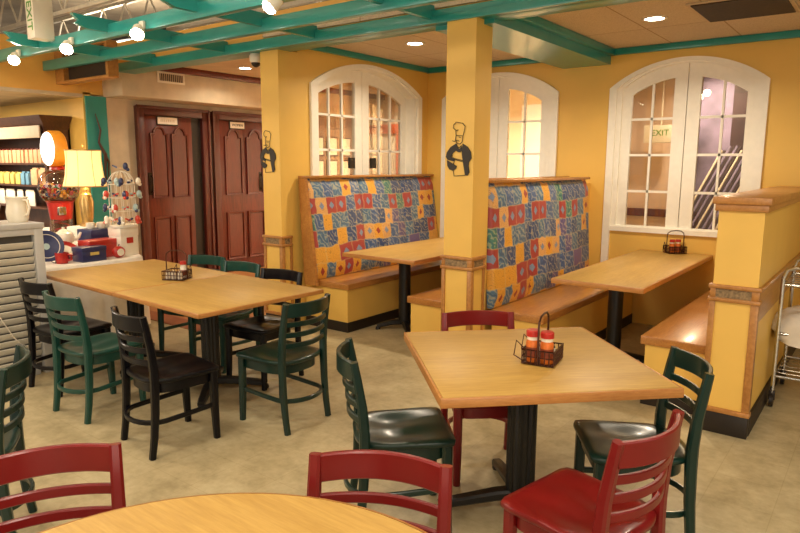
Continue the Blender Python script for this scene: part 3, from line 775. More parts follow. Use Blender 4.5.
# ================================================================== CONDIMENT BASKETS
def caddy(loc, rz, label):
    t = thing('condiment_basket', label, 'basket', loc, rz, 'wire condiment baskets')
    w, d, h = .085, .072, .07; r = .0032
    b = B()
    for z in (.006, h*.55, h):
        b.tube([(-w, -d, z), (w, -d, z), (w, d, z), (-w, d, z)], r if z < h else .005, 6, closed=True)
    for i in range(8):
        x = -w+2*w*i/7
        for y in (-d, d): b.tube([(x, y, .006), (x, y, h)], .003, 5)
    for i in range(1, 7):
        y = -d+2*d*i/7
        for x in (-w, w): b.tube([(x, y, .006), (x, y, h)], .003, 5)
    part('wire_frame', b, M['wire'], t)
    part('tray', B().box(-w, w, -d, d, .003, .008), M['wire'], t)
    pts = [(-w, 0, .008), (-w, 0, .175), (-w*.93, 0, .2), (-w*.6, 0, .22), (0, 0, .225), (w*.6, 0, .22), (w*.93, 0, .2), (w, 0, .175), (w, 0, .008)]
    part('handle', B().tube(pts, .0048, 8), M['wire'], t)
    b = B()
    for x in (-w*.7, w*.7): b.tube([(x, d, h), (x, d+.035, h+.03), (x, d+.045, .03), (x, d, .008)], .0032, 6)
    part('side_loop', b, M['wire'], t)
    return t
def bottle(loc, label, scale=1.0, body=None, lid=None, group='red-capped shaker bottles'):
    t = thing('seasoning_shaker', label, 'shaker', loc, 0, group)
    s = scale
    part('glass_body', B().lathe([(.0, 0), (.024*s, 0), (.026*s, .004*s), (.026*s, .075*s), (.021*s, .09*s), (.021*s, .1*s), (0, .1*s)], 20, cap=False), body or M['orangeb'], t)
    gb = t.children[-1]
    part('paper_label', B().lathe([(.0265*s, .018*s), (.0265*s, .06*s)], 20, cap=False), M['brownb'], gb)
    part('neck_band', B().lathe([(.0225*s, .088*s), (.0225*s, .102*s)], 20, cap=False), M['ivory'], gb)
    part('cap', B().lathe([(.0, .127*s), (.022*s, .127*s), (.0265*s, .122*s), (.0265*s, .102*s), (0, .102*s)], 20, cap=False), lid or M['redp'], t)
    return t
def pos(c, rz, x, y, z): return (c[0]+x*math.cos(rz)-y*math.sin(rz), c[1]+x*math.sin(rz)+y*math.cos(rz), c[2]+z)
def jar(loc, label):
    t = thing('salt_shaker', label, 'shaker', loc, 0, 'small glass salt and pepper shakers')
    part('glass_body', B().lathe([(0, 0), (.018, 0), (.02, .01), (.016, .05), (0, .05)], 16, cap=False), M['ivory'], t)
    part('lid', B().lathe([(.0, .065), (.012, .063), (.017, .05), (0, .05)], 16, cap=False), M['chrome'], t)
c0 = (-1.20, 2.665, .761); a0 = R(100)
caddy(c0, a0, 'wire basket of seasonings on the square diagonal table')
bottle(pos(c0, a0, -.042, .036, .009), 'left red-capped seasoning bottle in the basket on the diagonal table', 1.15)
bottle(pos(c0, a0, -.045, -.030, .009), 'right red-capped seasoning bottle in the basket on the diagonal table', 1.15)
jar(pos(c0, a0, .045, -.03, .009), 'silver-topped shaker nearer the right side of the basket on the diagonal table')
jar(pos(c0, a0, .045, .03, .009), 'silver-topped shaker hidden behind the left bottle on the diagonal table')
c1 = (-4.345, 2.87, .761); a1 = R(28)
caddy(c1, a1, 'wire condiment basket on the joined tables near the doors')
bottle(pos(c1, a1, .035, .04, .009), 'red-capped bottle in the basket on the joined tables', 1.0, M['ivory'])
jar(pos(c1, a1, -.055, -.035, .009), 'left silver-topped shaker in the basket on the joined tables')
jar(pos(c1, a1, -.01, -.035, .009), 'middle silver-topped shaker in the basket on the joined tables')
jar(pos(c1, a1, .045, -.038, .009), 'silver-topped shaker in front of the red cap on the joined tables')
c2 = (-1.66, 6.70, .791); a2 = R(40)
caddy(c2, a2, 'dark wire basket at the window end of the right booth table')
bottle(pos(c2, a2, -.03, .0, .009), 'left red-capped bottle in the basket under the right window', 1.0)
bottle(pos(c2, a2, .035, .01, .009), 'right red-capped bottle in the basket under the right window', 1.0)

# ================================================================== CHEF WALL ORNAMENTS
def chef(loc, label):
    t = thing('chef_wall_ornament', label, 'wall ornament', loc, 0, 'metal chef silhouettes on the pillars')
    k = .0013; P = lambda x, y: ((x-178)*k*1.12, (245-y)*k*.97)
    g = lambda u, v, d: Vector((u, -d, v))
    def poly(pts): return [P(*p) for p in pts]
    def line(b, pts, r=.0028):
        b.tube([g(*P(*p), .008) for p in pts], r, 6)
    b = B()
    b.prism(poly([(160, 210), (125, 232), (103, 262), (97, 290), (108, 308), (150, 318), (152, 304), (128, 292), (140, 268), (158, 252), (172, 262), (185, 262), (196, 250), (192, 228), (182, 244), (172, 238)]), g, .004, .010)
    b.prism(poly([(200, 212), (232, 232), (250, 262), (255, 298), (240, 322), (238, 345), (244, 382), (232, 402), (218, 400), (206, 335), (200, 300), (194, 255)]), g, .004, .010)
    part('jacket', b, M['ink'], t)
    part('pan', B().prism(poly([(104, 310), (130, 326), (166, 346), (160, 362), (142, 374), (120, 366), (107, 344)]), g, .004, .010), M['ink'], t)
    b = B(); line(b, [(158, 162), (156, 132), (140, 118), (142, 100), (158, 84), (198, 92), (212, 112), (206, 146), (201, 166), (158, 162)]); line(b, [(157, 136), (170, 130)]); part('hat', b, M['ink'], t)
    b = B(); line(b, [(158, 164), (156, 190), (164, 208), (180, 214), (196, 204), (200, 166)]); line(b, [(136, 194), (150, 198), (164, 192), (178, 196)]); line(b, [(176, 172), (186, 174)]); line(b, [(164, 214), (162, 224), (178, 236), (194, 222)]); part('face', b, M['ink'], t)
    b = B(); line(b, [(150, 318), (142, 345), (150, 406), (218, 400)]); line(b, [(116, 298), (150, 306), (200, 318)]); line(b, [(138, 282), (134, 292), (150, 300), (180, 306), (200, 312)]); line(b, [(142, 330), (150, 336)]); part('apron', b, M['ink'], t)
    return t
chef((-2.66, 4.25, 1.765), 'black metal chef cut-out on the centre pillar')
chef((-4.915, 4.33, 1.765), 'black metal chef cut-out on the left pillar beside the doors')

# ================================================================== TROLLEY beside the partition
t = thing('utility_trolley', 'chrome tube trolley standing beside the low yellow partition', 'trolley', (-.18, 5.25, 0))
x0, x1, y0, y1 = -.345, .35, -.28, .30
for (x, y) in ((x0, y0), (x1, y0), (x0, y1), (x1, y1)):
    part('post', B().tube([(x, y, .1), (x, y, .90)], .013, 10), M['chrome'], t)
    c = part('caster', B().lathe([(.0, -.012), (.045, -.012), (.045, .012), (0, .012)], 18, cap=False), M['kick'], t); c.rotation_euler = (0, PI/2, 0); c.location = (x, y, .045)
    part('fork', B().box(x-.02, x+.02, y-.012, y+.012, .05, .115, .003), M['kick'], t)
for y in (y0, y1):
    pts = [(x0, y, .90), (x0+.02, y, .96), (x0+.07, y, .98), (x1-.07, y, .98), (x1-.02, y, .96), (x1, y, .90)]
    part('handle', B().tube(pts, .013, 10), M['chrome'], t)
for z in (.22, .52, .86):
    b = B().tube([(x0, y0, z), (x1, y0, z), (x1, y1, z), (x0, y1, z)], .011, 8, closed=True)
    for i in range(1, 6):
        y = y0+(y1-y0)*i/6; b.tube([(x0, y, z), (x1, y, z)], .005, 6)
    part('shelf', b, M['chrome'], t)
def cloth_pile(loc, label):
    b = B(); rings = []
    for k, (z, f) in enumerate(((-.09, .99), (-.04, 1.0), (.0, 1.03), (.03, 1.03), (.07, .96), (.10, .82), (.115, .5), (.12, .02))):
        ring = []
        for i in range(40):
            a = 2*PI*i/40; c, s = math.cos(a), math.sin(a); q = (abs(c)**4+abs(s)**4)**-.25
            wob = 1+.03*math.sin(a*5+k)+.02*math.sin(a*11+2*k)
            ring.append(Vector((c*q*.40*f*wob, s*q*.31*f*wob, z+.012*math.sin(a*7+k))))
        rings.append(ring)
    b.loft(rings); o = part('linen_cloth', b, M['linen'], None, smooth=70); o.location = loc; return tag(o, label, 'cloth')
cloth_pile((-.17, 5.25, .545), 'bundled white cloth draped over the trolley middle shelf')

# ================================================================== LEFT: louvred cabinet, display table, shop
t = thing('louvred_cabinet', 'grey cabinet with white horizontal louvres at the left frame edge', 'cabinet', (-5.42, 1.5, 0))
fx = .22
part('carcass', B().box(-.22, fx-.06, -.75, .76, 0, 1.15), M['greyd'], t)
part('top', B().box(-.24, fx+.01, -.77, .79, 1.15, 1.19, .004), M['grey'], t)
b = B().box(fx-.06, fx, .715, .78, 0, 1.15, .004).box(fx-.06, fx, -.77, .715, 1.10, 1.15, .004).box(fx-.06, fx, -.77, .68, 0, .06, .004)
part('frame', b, M['grey'], t)
for i in range(17):
    z = .11+i*.057
    b = B().box(-.004, .004, -.74, .71, -.027, .027, .0015, mtx=Matrix.Translation((fx-.03, 0, z)) @ Matrix.Rotation(R(28), 4, 'Y'))
    part('slat', b, M['slat'], t)
pts = [(fx+.005, .35, 1.08), (fx+.008, .36, .75), (fx+.008, .40, .55), (fx+.01, .50, .34), (fx+.01, .60, .2), (fx+.01, .66, .05)]
part('pull_cord', B().tube(pts, .004, 6), M['ivory'], t)

def on(b, z): # shift helper for lathes
    return b
def pitcher(loc, rz, label, s=1.0):
    t = thing('ceramic_pitcher', label, 'pitcher', loc, rz, 'white pitchers on the grey cabinet')
    part('pitcher_body', B().lathe([(0, 0), (.07*s, 0), (.085*s, .03*s), (.09*s, .09*s), (.078*s, .15*s), (.082*s, .2*s), (.09*s, .215*s), (.08*s, .21*s), (.07*s, .15*s), (0, .14*s)], 28, cap=False), M['porcelain'], t)
    part('handle', B().tube([(.075*s, 0, .19*s), (.12*s, 0, .19*s), (.135*s, 0, .13*s), (.115*s, 0, .07*s), (.08*s, 0, .06*s)], .011*s, 8), M['porcelain'], t)
    part('spout', B().loft([[Vector((-.07*s, -.03*s, .2*s)), Vector((-.115*s, 0, .225*s)), Vector((-.07*s, .03*s, .2*s))], [Vector((-.078*s, -.012*s, .15*s)), Vector((-.085*s, 0, .15*s)), Vector((-.078*s, .012*s, .15*s))]]), M['porcelain'], t)
pitcher((-5.40, 2.19, 1.19), R(20), 'white ceramic pitcher on the grey cabinet beside the gumball machine', .90)
pitcher((-5.40, 1.93, 1.19), R(40), 'white ceramic pitcher cut by the left frame edge', 1.05)

# display table with cloth
ZT = .74
t = thing('display_table', 'gift display table behind the joined dining tables', 'table', (-6.28, 2.88, 0))
part('tabletop', B().box(-.42, .42, -.54, .54, ZT-.04, ZT-.004, .004), M['trimwood'], t)
for sx in (-.4, .4):
    for sy in (-.5, .5): part('leg', B().box(sx-.025, sx+.025, sy-.025, sy+.025, 0, ZT-.04), M['trimwood'], t)
b = B(); rings = []
def rr_out(a, hx, hy, p=7):
    c, s = math.cos(a), math.sin(a); q = (abs(c)**p+abs(s)**p)**(-1/p); return c*q*hx, s*q*hy
NA = 120
for (z, f, amp) in ((ZT, .02, 0), (ZT, .95, 0), (ZT+.002, .99, 0), (ZT-.015, 1.02, .002), (ZT-.2, 1.03, .012), (.35, 1.04, .026), (.03, 1.05, .034)):
    ring = []
    for i in range(NA):
        a = 2*PI*i/NA; x, y = rr_out(a, .47, .67, 5)
        k = 1+amp*math.sin(a*23)+amp*.6*math.sin(a*41+1)
        ring.append(Vector((x*f*k, y*f*k, z)))
    rings.append(ring)
b.loft(rings); o = part('tablecloth', b, M['linen'], None, smooth=60); o.location = (-6.28, 2.88, 0)
tag(o, 'white tablecloth hanging to the floor from the gift display table', 'tablecloth')

def gbox(name, loc, sx, sy, sz, mat, label, cat, rz=0, lid=None, tagm=None):
    t = thing(name, label, cat, loc, rz)
    part('carton', B().box(-sx/2, sx/2, -sy/2, sy/2, 0, sz, .003), mat, t)
    part('lid', B().box(-sx/2-.004, sx/2+.004, -sy/2-.004, sy/2+.004, sz*.72, sz+.004, .003), lid or mat, t)
    if tagm: part('paper_tag', B().box(sx/2+.001, sx/2+.0065, -sy*.18, sy*.18, sz*.45, sz*.66), tagm, t)
    return t
RZ = R(-25)
ZT2 = ZT+.003
gbox('white_gift_box', (-6.06, 3.42, ZT2), .18, .20, .27, M['plastic_w'], 'white carton under the birdcage on the display table', 'box', R(8), M['plastic_w'], M['redp'])
gbox('navy_gift_box', (-5.93, 3.0, ZT2), .16, .24, .13, M['navy'], 'navy gift box with paper tag at the front of the display table', 'box', R(5), M['navy'], M['lemon'])
gbox('red_gift_box', (-6.08, 3.18, ZT2+.0), .16, .34, .17, M['redp'], 'long red gift box behind the navy box with the paper tag', 'box', R(10))
gbox('navy_gift_box', (-6.33, 3.30, ZT2), .2, .30, .25, M['navy'], 'upper navy gift box holding white cups on the display table', 'box', R(10))
for i, (dx, dy, lb) in enumerate(((0, -.07, 'left white cup on the upper navy gift box'), (.02, .03, 'middle white cup on the upper navy gift box'), (0, .11, 'right dark-banded white cup on the upper navy gift box'))):
    t = thing('cup', lb, 'cup', (-6.33+dx, 3.30+dy, ZT2+.255), R(40*i), 'white cups on the navy box')
    part('cup_body', B().lathe([(0, 0), (.028, 0), (.04, .025), (.042, .06), (.036, .058), (.03, .02), (0, .012)], 18, cap=False), M['porcelain'], t)
    part('handle', B().tube([(.038, 0, .05), (.062, 0, .045), (.058, 0, .02), (.036, 0, .018)], .005, 6), M['porcelain'] if i < 2 else M['navy'], t)
# riser block with lamp and teapot
gbox('display_riser', (-6.55, 3.32, ZT2), .24, .30, .26, M['linen'], 'white block under the table lamp on the display table', 'box', R(12))
gbox('display_riser', (-6.27, 2.93, ZT2), .22, .24, .12, M['linen'], 'white block under the teapot on the display table', 'box', R(5))
t = thing('teapot', 'white teapot on the display table', 'teapot', (-6.26, 2.93, ZT2+.125), R(60))
part('pot_body', B().lathe([(0, 0), (.05, 0), (.085, .03), (.095, .075), (.08, .115), (.045, .135), (0, .137)], 28, cap=False), M['porcelain'], t)
part('lid', B().lathe([(.05, .132), (.03, .15), (.012, .155), (.014, .17), (0, .175)], 20, cap=False), M['porcelain'], t)
part('spout', B().tube([(.085, 0, .05), (.13, 0, .075), (.15, 0, .12)], [.022, .016, .011], 10), M['porcelain'], t)
part('handle', B().tube([(-.08, 0, .105), (-.13, 0, .11), (-.15, 0, .07), (-.125, 0, .03), (-.085, 0, .035)], .01, 8), M['porcelain'], t)
# blue plate on a stand
t = thing('plate_stand', 'black wire easel holding the blue plate', 'stand', (-6.05, 2.66, ZT2), R(-10))
b = B()
for y in (-.06, .06): b.tube([(.07, y, .03), (.075, y, .005), (.0, y, .002), (-.06, y, .002), (-.03, y*.7, .16)], .004, 6)
part('wire_frame', b, M['ink'], t)
t = thing('plate', 'dark blue plate with pale rim standing on an easel', 'plate', (-6.03, 2.66, ZT2+.155), R(-10))
rot = Matrix.Rotation(R(72), 3, 'Y')
def rotb(b):
    for v in b.bm.verts: v.co = rot @ v.co
    return b
part('plate_body', rotb(B().lathe([(0, 0), (.07, .0), (.12, .018), (.145, .022), (.145, .027), (.118, .024), (.07, .006), (0, .006)], 36, cap=False)), M['navy'], t)
part('rim_line', rotb(B().lathe([(.105, .0205), (.111, .0225)], 36, cap=False)), M['ivory'], t, 'pale painted ring')
part('motif', rotb(B().lathe([(0, .0075), (.03, .0075)], 10, cap=False)), M['bluebird'], t, 'pale painted motif in the centre')
def mug(loc, rz, mat, label, s=1, name='mug'):
    t = thing(name, label, 'mug', loc, rz)
    part('mug_body', B().lathe([(0, 0), (.04*s, 0), (.052*s, .03*s), (.05*s, .085*s), (.044*s, .085*s), (.042*s, .02*s), (0, .015*s)], 22, cap=False), mat, t)
    part('handle', B().tube([(.048*s, 0, .07*s), (.08*s, 0, .068*s), (.08*s, 0, .03*s), (.05*s, 0, .025*s)], .007*s, 7), mat, t)
mug((-5.96, 2.76, ZT2), R(30), M['redp'], 'red mug in front of the blue plate', 1.15)
t = thing('oval_dish', 'red and white dish leaning behind the navy box', 'dish', (-6.08, 2.86, ZT2+.10), R(10))
rot = Matrix.Rotation(R(35), 3, 'Y')
part('dish_body', rotb(B().lathe([(0, 0), (.07, 0), (.11, .02), (.105, .025), (.068, .008), (0, .008)], 26, cap=False)), M['redp'], t)
part('dish_centre', rotb(B().lathe([(0, .0095), (.06, .0095)], 26, cap=False)), M['porcelain'], t)
t = thing('apple_figure', 'red apple-shaped frame with white centre by the white carton', 'ornament', (-5.90, 3.27, ZT2), R(0))
part('apple_body', B().ball((0, 0, .055), .06, (.7, 1.1, .95), 20, 14), M['redp'], t)
part('face_disc', B().lathe([(0, 0), (.036, 0), (.034, .004), (0, .004)], 20, cap=False), M['porcelain'], t)
o = t.children[-1]; o.rotation_euler = (0, PI/2, 0); o.location = (.040, 0, .055)
part('stalk', B().tube([(0, 0, .105), (0, .01, .13)], .005, 6), M['green'], t)
# birdcage with clip-on birds
bx, by, bz = -6.06, 3.43, ZT2+.278
t = thing('birdcage', 'tall white wire birdcage on the white carton', 'birdcage', (bx, by, bz))
b = B(); r = .122
for z in (.0, .14, .27, .40): b.tube([(r*math.cos(2*PI*i/24), r*math.sin(2*PI*i/24), z+.02) for i in range(24)], .004, 6, closed=True)
for i in range(14):
    a = 2*PI*i/14
    b.tube([(r*math.cos(a), r*math.sin(a), .0), (r*math.cos(a), r*math.sin(a), .42)]+[(r*math.cos(a)*math.cos(q), r*math.sin(a)*math.cos(q), .42+.13*math.sin(q)) for q in (R(25), R(50), R(72), R(88))], .0028, 6)
part('cage_bars', b, M['plastic_w'], t)
part('cage_floor', B().lathe([(0, 0), (.132, 0), (.132, .018), (0, .018)], 28, cap=False), M['plastic_w'], t)
def bird(loc, rz, mat, label, group):
    t = thing('ornament_bird', label, 'bird ornament', loc, rz, group)
    b = B().ball((0, 0, 0), .03, (1.25, .85, .85), 12, 8).ball((.032, 0, .02), .018, (1, 1, 1), 10, 7)
    part('bird_body', b, mat, t)
    part('beak', B().lathe([(.005, 0), (.0005, .014)], 6), M['amber'], t); o = t.children[-1]; o.rotation_euler = (0, PI/2, 0); o.location = (.048, 0, .02)
    part('tail', B().prism([(-.03, .0), (-.075, .022), (-.07, .036), (-.025, .016)], lambda u, v, d: Vector((u, d, v)), -.012, .012), mat, t)
    return t
bird((bx, by, bz+.575), R(60), M['navybird'], 'navy ornament bird on the very top of the birdcage', None)
cm = {'r': (M['redbird'], 'red ornament bird clipped to the birdcage bars', 'red birds on the birdcage'), 'n': (M['navybird'], 'navy ornament bird clipped to the birdcage bars', 'navy birds on the birdcage'),
      'w': (M['porcelain'], 'white ornament bird clipped to the birdcage bars', 'white birds on the birdcage'), 'b': (M['bluebird'], 'pale blue ornament bird clipped to the birdcage bars', 'pale blue birds on the birdcage')}
proto_b = {}
for row, (z, seq) in enumerate(((.43, 'nbnw'), (.305, 'wrnrb'), (.175, 'nwrbn'), (.06, 'wrwnrr'))):
    for k, ch in enumerate(seq):
        a = R(-37-95+190*(k+.5)/len(seq)); loc = (bx+.135*math.cos(a), by+.135*math.sin(a), bz+z)
        mt, lb, gp = cm[ch]; rz = a+R(70 if (k+row) % 2 else -70)
        if ch in proto_b: dup(proto_b[ch], loc, rz)
        else: proto_b[ch] = bird(loc, rz, mt, lb, gp)
# table lamps
def table_lamp(loc, label, sc=1.0):
    t = thing('table_lamp', label, 'lamp', loc, 0)
    part('base', B().lathe([(0, 0), (.075*sc, 0), (.075*sc, .02*sc), (.05*sc, .04*sc), (.06*sc, .10*sc), (.068*sc, .24*sc), (.05*sc, .32*sc), (.02*sc, .345*sc), (.018*sc, .36*sc), (.03*sc, .37*sc), (.014*sc, .39*sc), (.012*sc, .46*sc)], 24), M['gold'], t)
    part('lamp_shade', B().lathe([(.205*sc, .40*sc), (.178*sc, .52*sc), (.165*sc, .66*sc), (.168*sc, .76*sc), (.162*sc, .76*sc), (.159*sc, .66*sc), (.172*sc, .52*sc), (.199*sc, .40*sc), (.205*sc, .40*sc)], 32, cap=False), M['shade'], t)
    sh = t.children[-1]
    part('shade_rim', B().lathe([(.170*sc, .757*sc), (.171*sc, .768*sc), (.163*sc, .768*sc)], 32, cap=False).lathe([(.206*sc, .397*sc), (.207*sc, .408*sc), (.199*sc, .408*sc)], 32, cap=False), M['gold'], sh)
    b = B()
    for i in range(8):
        a = 2*PI*i/8; b.tube([(q*sc*math.cos(a), q*sc*math.sin(a), z*sc) for q, z in ((.206, .40), (.179, .52), (.166, .66), (.169, .76))], .0025, 5)
    part('shade_ribs', b, M['gold'], sh)
    part('finial', B().lathe([(.004, .76*sc), (.004, .80*sc), (.012, .81*sc), (.0, .83*sc)], 10), M['gold'], sh)
    l = bpy.data.lights.new('bulb', 'POINT'); l.energy = 14; l.color = lin('#FFE2B0')[:3]; l.shadow_soft_size = .04
    o = bpy.data.objects.new('bulb', l); C.objects.link(o); o.location = (0, 0, .57*sc); o.parent = t
    return t
table_lamp((-6.55, 3.32, ZT2+.266), 'lit table lamp with flared cream shade beside the gumball machine', 1.0)
# gumball machine
gx, gy = -7.07, 3.30
t = thing('gumball_machine', 'tall red gumball machine with a round lit sign on top', 'gumball machine', (gx, gy, 0))
part('stand', B().lathe([(0, 0), (.17, 0), (.17, .03), (.05, .06), (.04, .5), (.06, .74), (.15, .76), (.15, .8), (0, .8)], 28, cap=False), M['ink'], t)
part('clear_chute', B().lathe([(.105, .80), (.105, 1.05)], 28, cap=False), M['clear'], t)
part('spiral', B().tube([(.07*math.cos(i*.5), .07*math.sin(i*.5), .80+.26*i/40) for i in range(41)], .008, 6), M['redp'], t)
part('body', B().lathe([(0, 1.05), (.105, 1.05), (.108, 1.07), (.13, 1.23), (.15, 1.25), (0, 1.25)], 28, cap=False), M['redp'], t)
bd = t.children[-1]
part('coin_slot', B().box(.07, .125, -.08, -.0, 1.10, 1.19, .006), M['chrome'], bd)
part('globe', B().lathe([(.15, 1.25), (.185, 1.30), (.205, 1.38), (.197, 1.46), (.16, 1.53), (.1, 1.575), (.07, 1.58)], 32, cap=False), M['clear'], t)
gm = bmesh.new()
t2 = B(); cols = []
for i in range(170):
    a = random.random()*2*PI; rr = .185*math.sqrt(random.random()); z = 1.285+random.random()*.13
    rm = .145+(z-1.26)*.35; rr = min(rr, rm)
    t2.ball((rr*math.cos(a), rr*math.sin(a), z), .021, u=8, v=6)
g = NT('assorted_gumballs'); gv = g.n('ShaderNodeTexVoronoi'); gv.inputs['Scale'].default_value = 22; g.l(g.n('ShaderNodeTexCoord').outputs['Object'], gv.inputs['Vector'])
sh = g.n('ShaderNodeSeparateColor'); g.l(gv.outputs['Color'], sh.inputs[0])
g.l(g.ramp(sh.outputs[0], [(0, lin('#C23A2A')), (.2, lin('#E9DFC6')), (.36, lin('#2E4A7C')), (.5, lin('#3E7A46')), (.62, lin('#E2A43A')), (.76, lin('#5B2A22')), (.9, lin('#D8707A'))], 'CONSTANT'), g.b.inputs['Base Color'])
g.b.inputs['Roughness'].default_value = .25
o = part('gumballs', t2, g.m, t, kind='stuff')
part('cap', B().lathe([(0, 1.57), (.085, 1.57), (.075, 1.60), (.04, 1.62), (0, 1.62)], 24, cap=False), M['redp'], t)
ra = R(-10)
def disc(b, r0, prof, cz, sx=1.0):
    rings = []
    for rr_, d in prof:
        rings.append([Vector((math.cos(ra)*d-math.sin(ra)*rr_*sx*math.cos(2*PI*k/40), math.sin(ra)*d+math.cos(ra)*rr_*sx*math.cos(2*PI*k/40), cz+rr_*math.sin(2*PI*k/40))) for k in range(40)])
    b.loft(rings); return b
RS = Matrix.Rotation(R(-83), 4, 'Z')
def rz_(b):
    T0 = Matrix.Translation((0, 0, 0)); 
    for v in b.bm.verts: v.co = RS @ v.co
    return b
part('sign_drum', rz_(disc(B(), 0, [(.01, -.05), (.175, -.05), (.19, -.03), (.19, .06), (.175, .085)], 1.79)), M['amber'], t)
sd = t.children[-1]
part('sign_face', rz_(disc(B(), 0, [(.174, .084), (.165, .094), (.01, .098)], 1.79)), M['signglow'], sd)

# bookcase with goods
fy = 3.78
t = thing('bookcase', 'dark wooden bookcase against the yellow shop wall', 'bookcase', (-9.45, 3.94, 0))
x0, x1 = -1.1, 1.08; yf, yb = -.16, .15
b = B().box(x0, x0+.06, yf, yb, 0, 2.1).box(x1-.06, x1, yf, yb, 0, 2.1).box(x0, x1, yb-.02, yb, 0, 2.1)
part('carcass', b, M['darkwood'], t)
rings = []
for z, o_ in ((2.06, 0), (2.09, .015), (2.12, .02), (2.16, .05), (2.2, .08), (2.22, .085)):
    rings.append([Vector((x0-o_, yf-o_, z)), Vector((x1+o_, yf-o_, z)), Vector((x1+o_, yb, z)), Vector((x0-o_, yb, z))])
part('crown', B().loft(rings), M['darkwood'], t)
part('sign_board', B().box(x0, x1-.03, yf-.05, yf-.03, 1.95, 2.10, .004), M['tan'], t)
SHZ = (.5, 1.08, 1.36, 1.64)
for z in SHZ: part('shelf', B().box(x0+.06, x1-.06, yf+.005, yb-.02, z-.025, z, .002), M['darkwood'], t)
def goods(n, xa, xb, z, sx, sy, sz, mats, name, label, cat, group, tilt=0, y=3.86, dx=0):
    pr = None
    for i in range(n):
        x = xa+(xb-xa)*i/(n-1)
        if pr is None:
            t = thing(name, label, cat, (x, y, z), 0, group)
            part('packet_body', B().box(-sx/2, sx/2, -sy/2, sy/2, 0, sz, .006, mtx=Matrix.Rotation(R(tilt), 4, 'X')), mats[0], t)
            part('packet_top', B().box(-sx*.42, sx*.42, -sy*.3, sy*.3, sz, sz+.02, .004, mtx=Matrix.Rotation(R(tilt), 4, 'X')), M['mahog'] if cat == 'jar' else mats[0], t)
            pr = t
        else: dup(pr, (x, y, z), random.uniform(-.12, .12), None, None, mats[i % len(mats)] if len(mats) > 1 else None)
goods(15, -10.2, -8.5, 1.64, .085, .1, .17, [M['peach']], 'treat_jar', 'peach jar in the row on the upper bookcase shelf', 'jar', 'peach jars on the bookcase')
goods(5, -10.0, -9.3, 1.36, .12, .1, .14, [M['lemon']], 'tea_box', 'pale yellow packet on the middle bookcase shelf', 'packet', 'yellow packets on the bookcase')
goods(2, -9.16, -9.02, 1.36, .1, .1, .15, [M['skyb']], 'tea_box', 'blue packet on the middle bookcase shelf', 'packet', 'blue packets on the bookcase')
goods(2, -8.82, -8.60, 1.36, .17, .1, .20, [M['peach']], 'gift_bag', 'peach bag at the right end of the middle bookcase shelf', 'bag', 'peach bags on the bookcase')
goods(4, -9.95, -9.05, 1.08, .22, .015, .19, [M['ivory']], 'greeting_card', 'pale card leaning on the lower bookcase shelf', 'card', 'cards on the bookcase', 0, 3.85)
goods(4, -10.1, -8.6, .5, .22, .14, .3, [M['ivory']], 'storage_box', 'pale box on the bottom bookcase shelf', 'box', 'boxes on the bookcase')
# shop counter carrying the second lamp
t = thing('shop_counter', 'low dark counter in the shop behind the louvred cabinet', 'counter', (-7.9, 2.35, 0))
part('carcass', B().box(-.35, .35, -.5, .5, 0, .92), M['darkwood'], t); part('worktop', B().box(-.38, .38, -.53, .53, .92, .96, .005), M['darkwood'], t)
table_lamp((-8.0, 2.28, .961), 'lit lamp shade cut off by the left frame edge', 1.0)
# ornament on the teal pilaster
t = thing('twig_ornament', 'dark twisted twig ornament hanging on the teal pilaster', 'wall ornament', (-7.965, 4.25, 1.7))
part('twig', B().tube([(.01, -.03, .55), (.015, .02, .35), (.012, -.01, .2), (.02, .06, .05), (.012, .05, -.2), (.015, .09, -.45)], [.006, .012, .014, .022, .012, .006], 7), M['darkwood'], t)
part('twig', B().tube([(.015, .05, .1), (.02, .1, -.05), (.015, .08, -.3)], [.012, .014, .006], 7), M['darkwood'], t)

# ================================================================== BEHIND THE WINDOWS
pr = None
for (y, z, lb) in ((8.15, 1.95, 'upper left'), (8.5, 1.95, 'upper middle'), (8.85, 1.95, 'upper right'), (8.15, 1.55, 'lower left'), (8.5, 1.55, 'lower middle'), (8.85, 1.55, 'lower right')):
    lab = lb+' framed print on the lobby wall seen through the left window'
    if pr is None:
        pr = thing('framed_print', lab, 'picture', (-7.985, y, z), 0, 'framed prints in the lobby')
        part('picture_frame', B().box(0, .02, -.14, .14, -.17, .17, .003), M['darkwood'], pr)
        part('print', B().box(.02, .022, -.115, .115, -.145, .145), M['ivory'], pr)
    else: dup(pr, (-7.985, y, z), 0, lab)
b = B().box(-7.2, -6.9, 9.36, 9.4, 0, 2.2, .004).box(-7.98, -5.5, 9.35, 9.4, 2.2, 2.36, .004)
struct('trim_9', b, M['coral'])
t = thing('exit_sign', 'white lit sign with green letters behind the right arched window', 'sign', (-2.40, 8.6, 2.045))
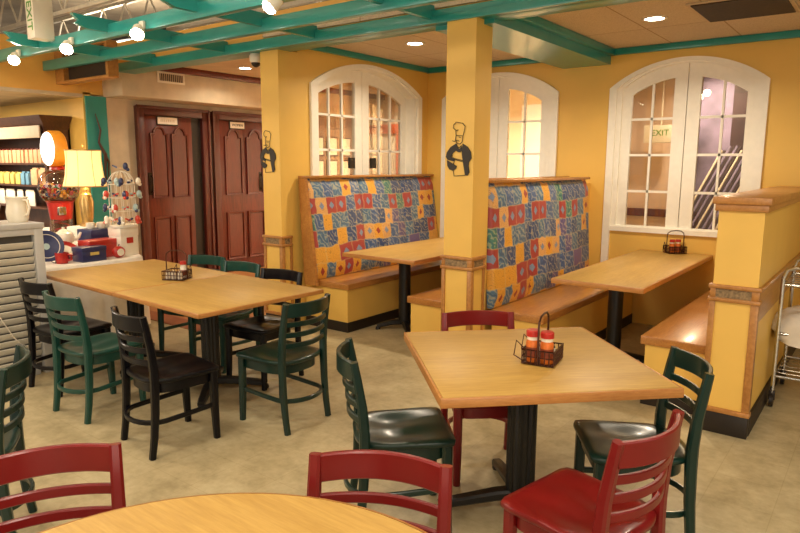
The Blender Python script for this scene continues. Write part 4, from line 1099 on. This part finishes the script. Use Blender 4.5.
part('sign_box', B().box(-.2, .2, -.03, .03, -.11, .11, .004), M['plastic_w'], t)
text('lettering', 'EXIT', .105, M['greenink'], (0, -.032, .01), (PI/2, 0, 0), t)
part('hanger', B().tube([(0, 0, .11), (0, 0, .83)], .01), M['plastic_w'], t)
pr = None
for i in range(15):  # slanted poles added to imitate diagonal reflected streaks in the right sash
    x = -2.06+i*.07; loc = (x, 8.25, .83)
    lab = 'pale slanted pole imitating a reflected streak in the right sash'
    if pr is None:
        pr = thing('streak_pole', lab, 'pole', loc, 0, 'pale streak poles behind the right window')
        part('shaft', B().strip([(0, 0, 0), (.40, .28, 1.0)], .024, .03, (0, 1, 0)), M['ivory'], pr)
        part('stripe', B().strip([(.03, -.004, 0), (.43, .276, 1.0)], .03, .02, (0, 1, 0)), M['darkroom'], pr)
        pr2 = thing('streak_pole', 'lilac slanted pole among the pale ones imitating reflected streaks in the right sash', 'pole', (-1.99, 8.25, .83), 0, 'lilac streak poles behind the right window')
        part('shaft', B().strip([(0, 0, 0), (.42, .28, 1.05)], .03, .03, (0, 1, 0)), M['lilac'], pr2)
        part('stripe', B().strip([(.035, -.004, 0), (.455, .276, 1.05)], .03, .02, (0, 1, 0)), M['darkroom'], pr2)
    elif i > 1: dup(pr if i % 3 == 0 else pr2, loc, 0)
t = thing('glare_cluster', 'added glowing cluster imitating a bright reflection in the right sash', 'lamp', (-1.86, 8.2, 2.46))  # glowing balls added to imitate a bright glare in the pane
part('glare_balls', B().ball((-.07, 0, 0), .04).ball((.05, .03, .02), .04).ball((0, -.05, -.03), .035), emit('glare_glow', '#FFF0E0', 6), t)
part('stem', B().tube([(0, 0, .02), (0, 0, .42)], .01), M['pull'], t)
t = thing('pole_rack', 'dark rack holding the streak poles behind the right window', 'rack', (-1.3, 8.28, 0))
part('rack_base', B().box(-.72, .72, -.16, .16, .0, .825, .005), M['darkroom'], t)
part('rack_panel', B().box(-.28, .72, .24, .27, .9, 2.6), M['darkroom'], t)
part('rack_post', B().box(-.72, -.69, .24, .27, .0, 2.1), M['darkroom'], t)
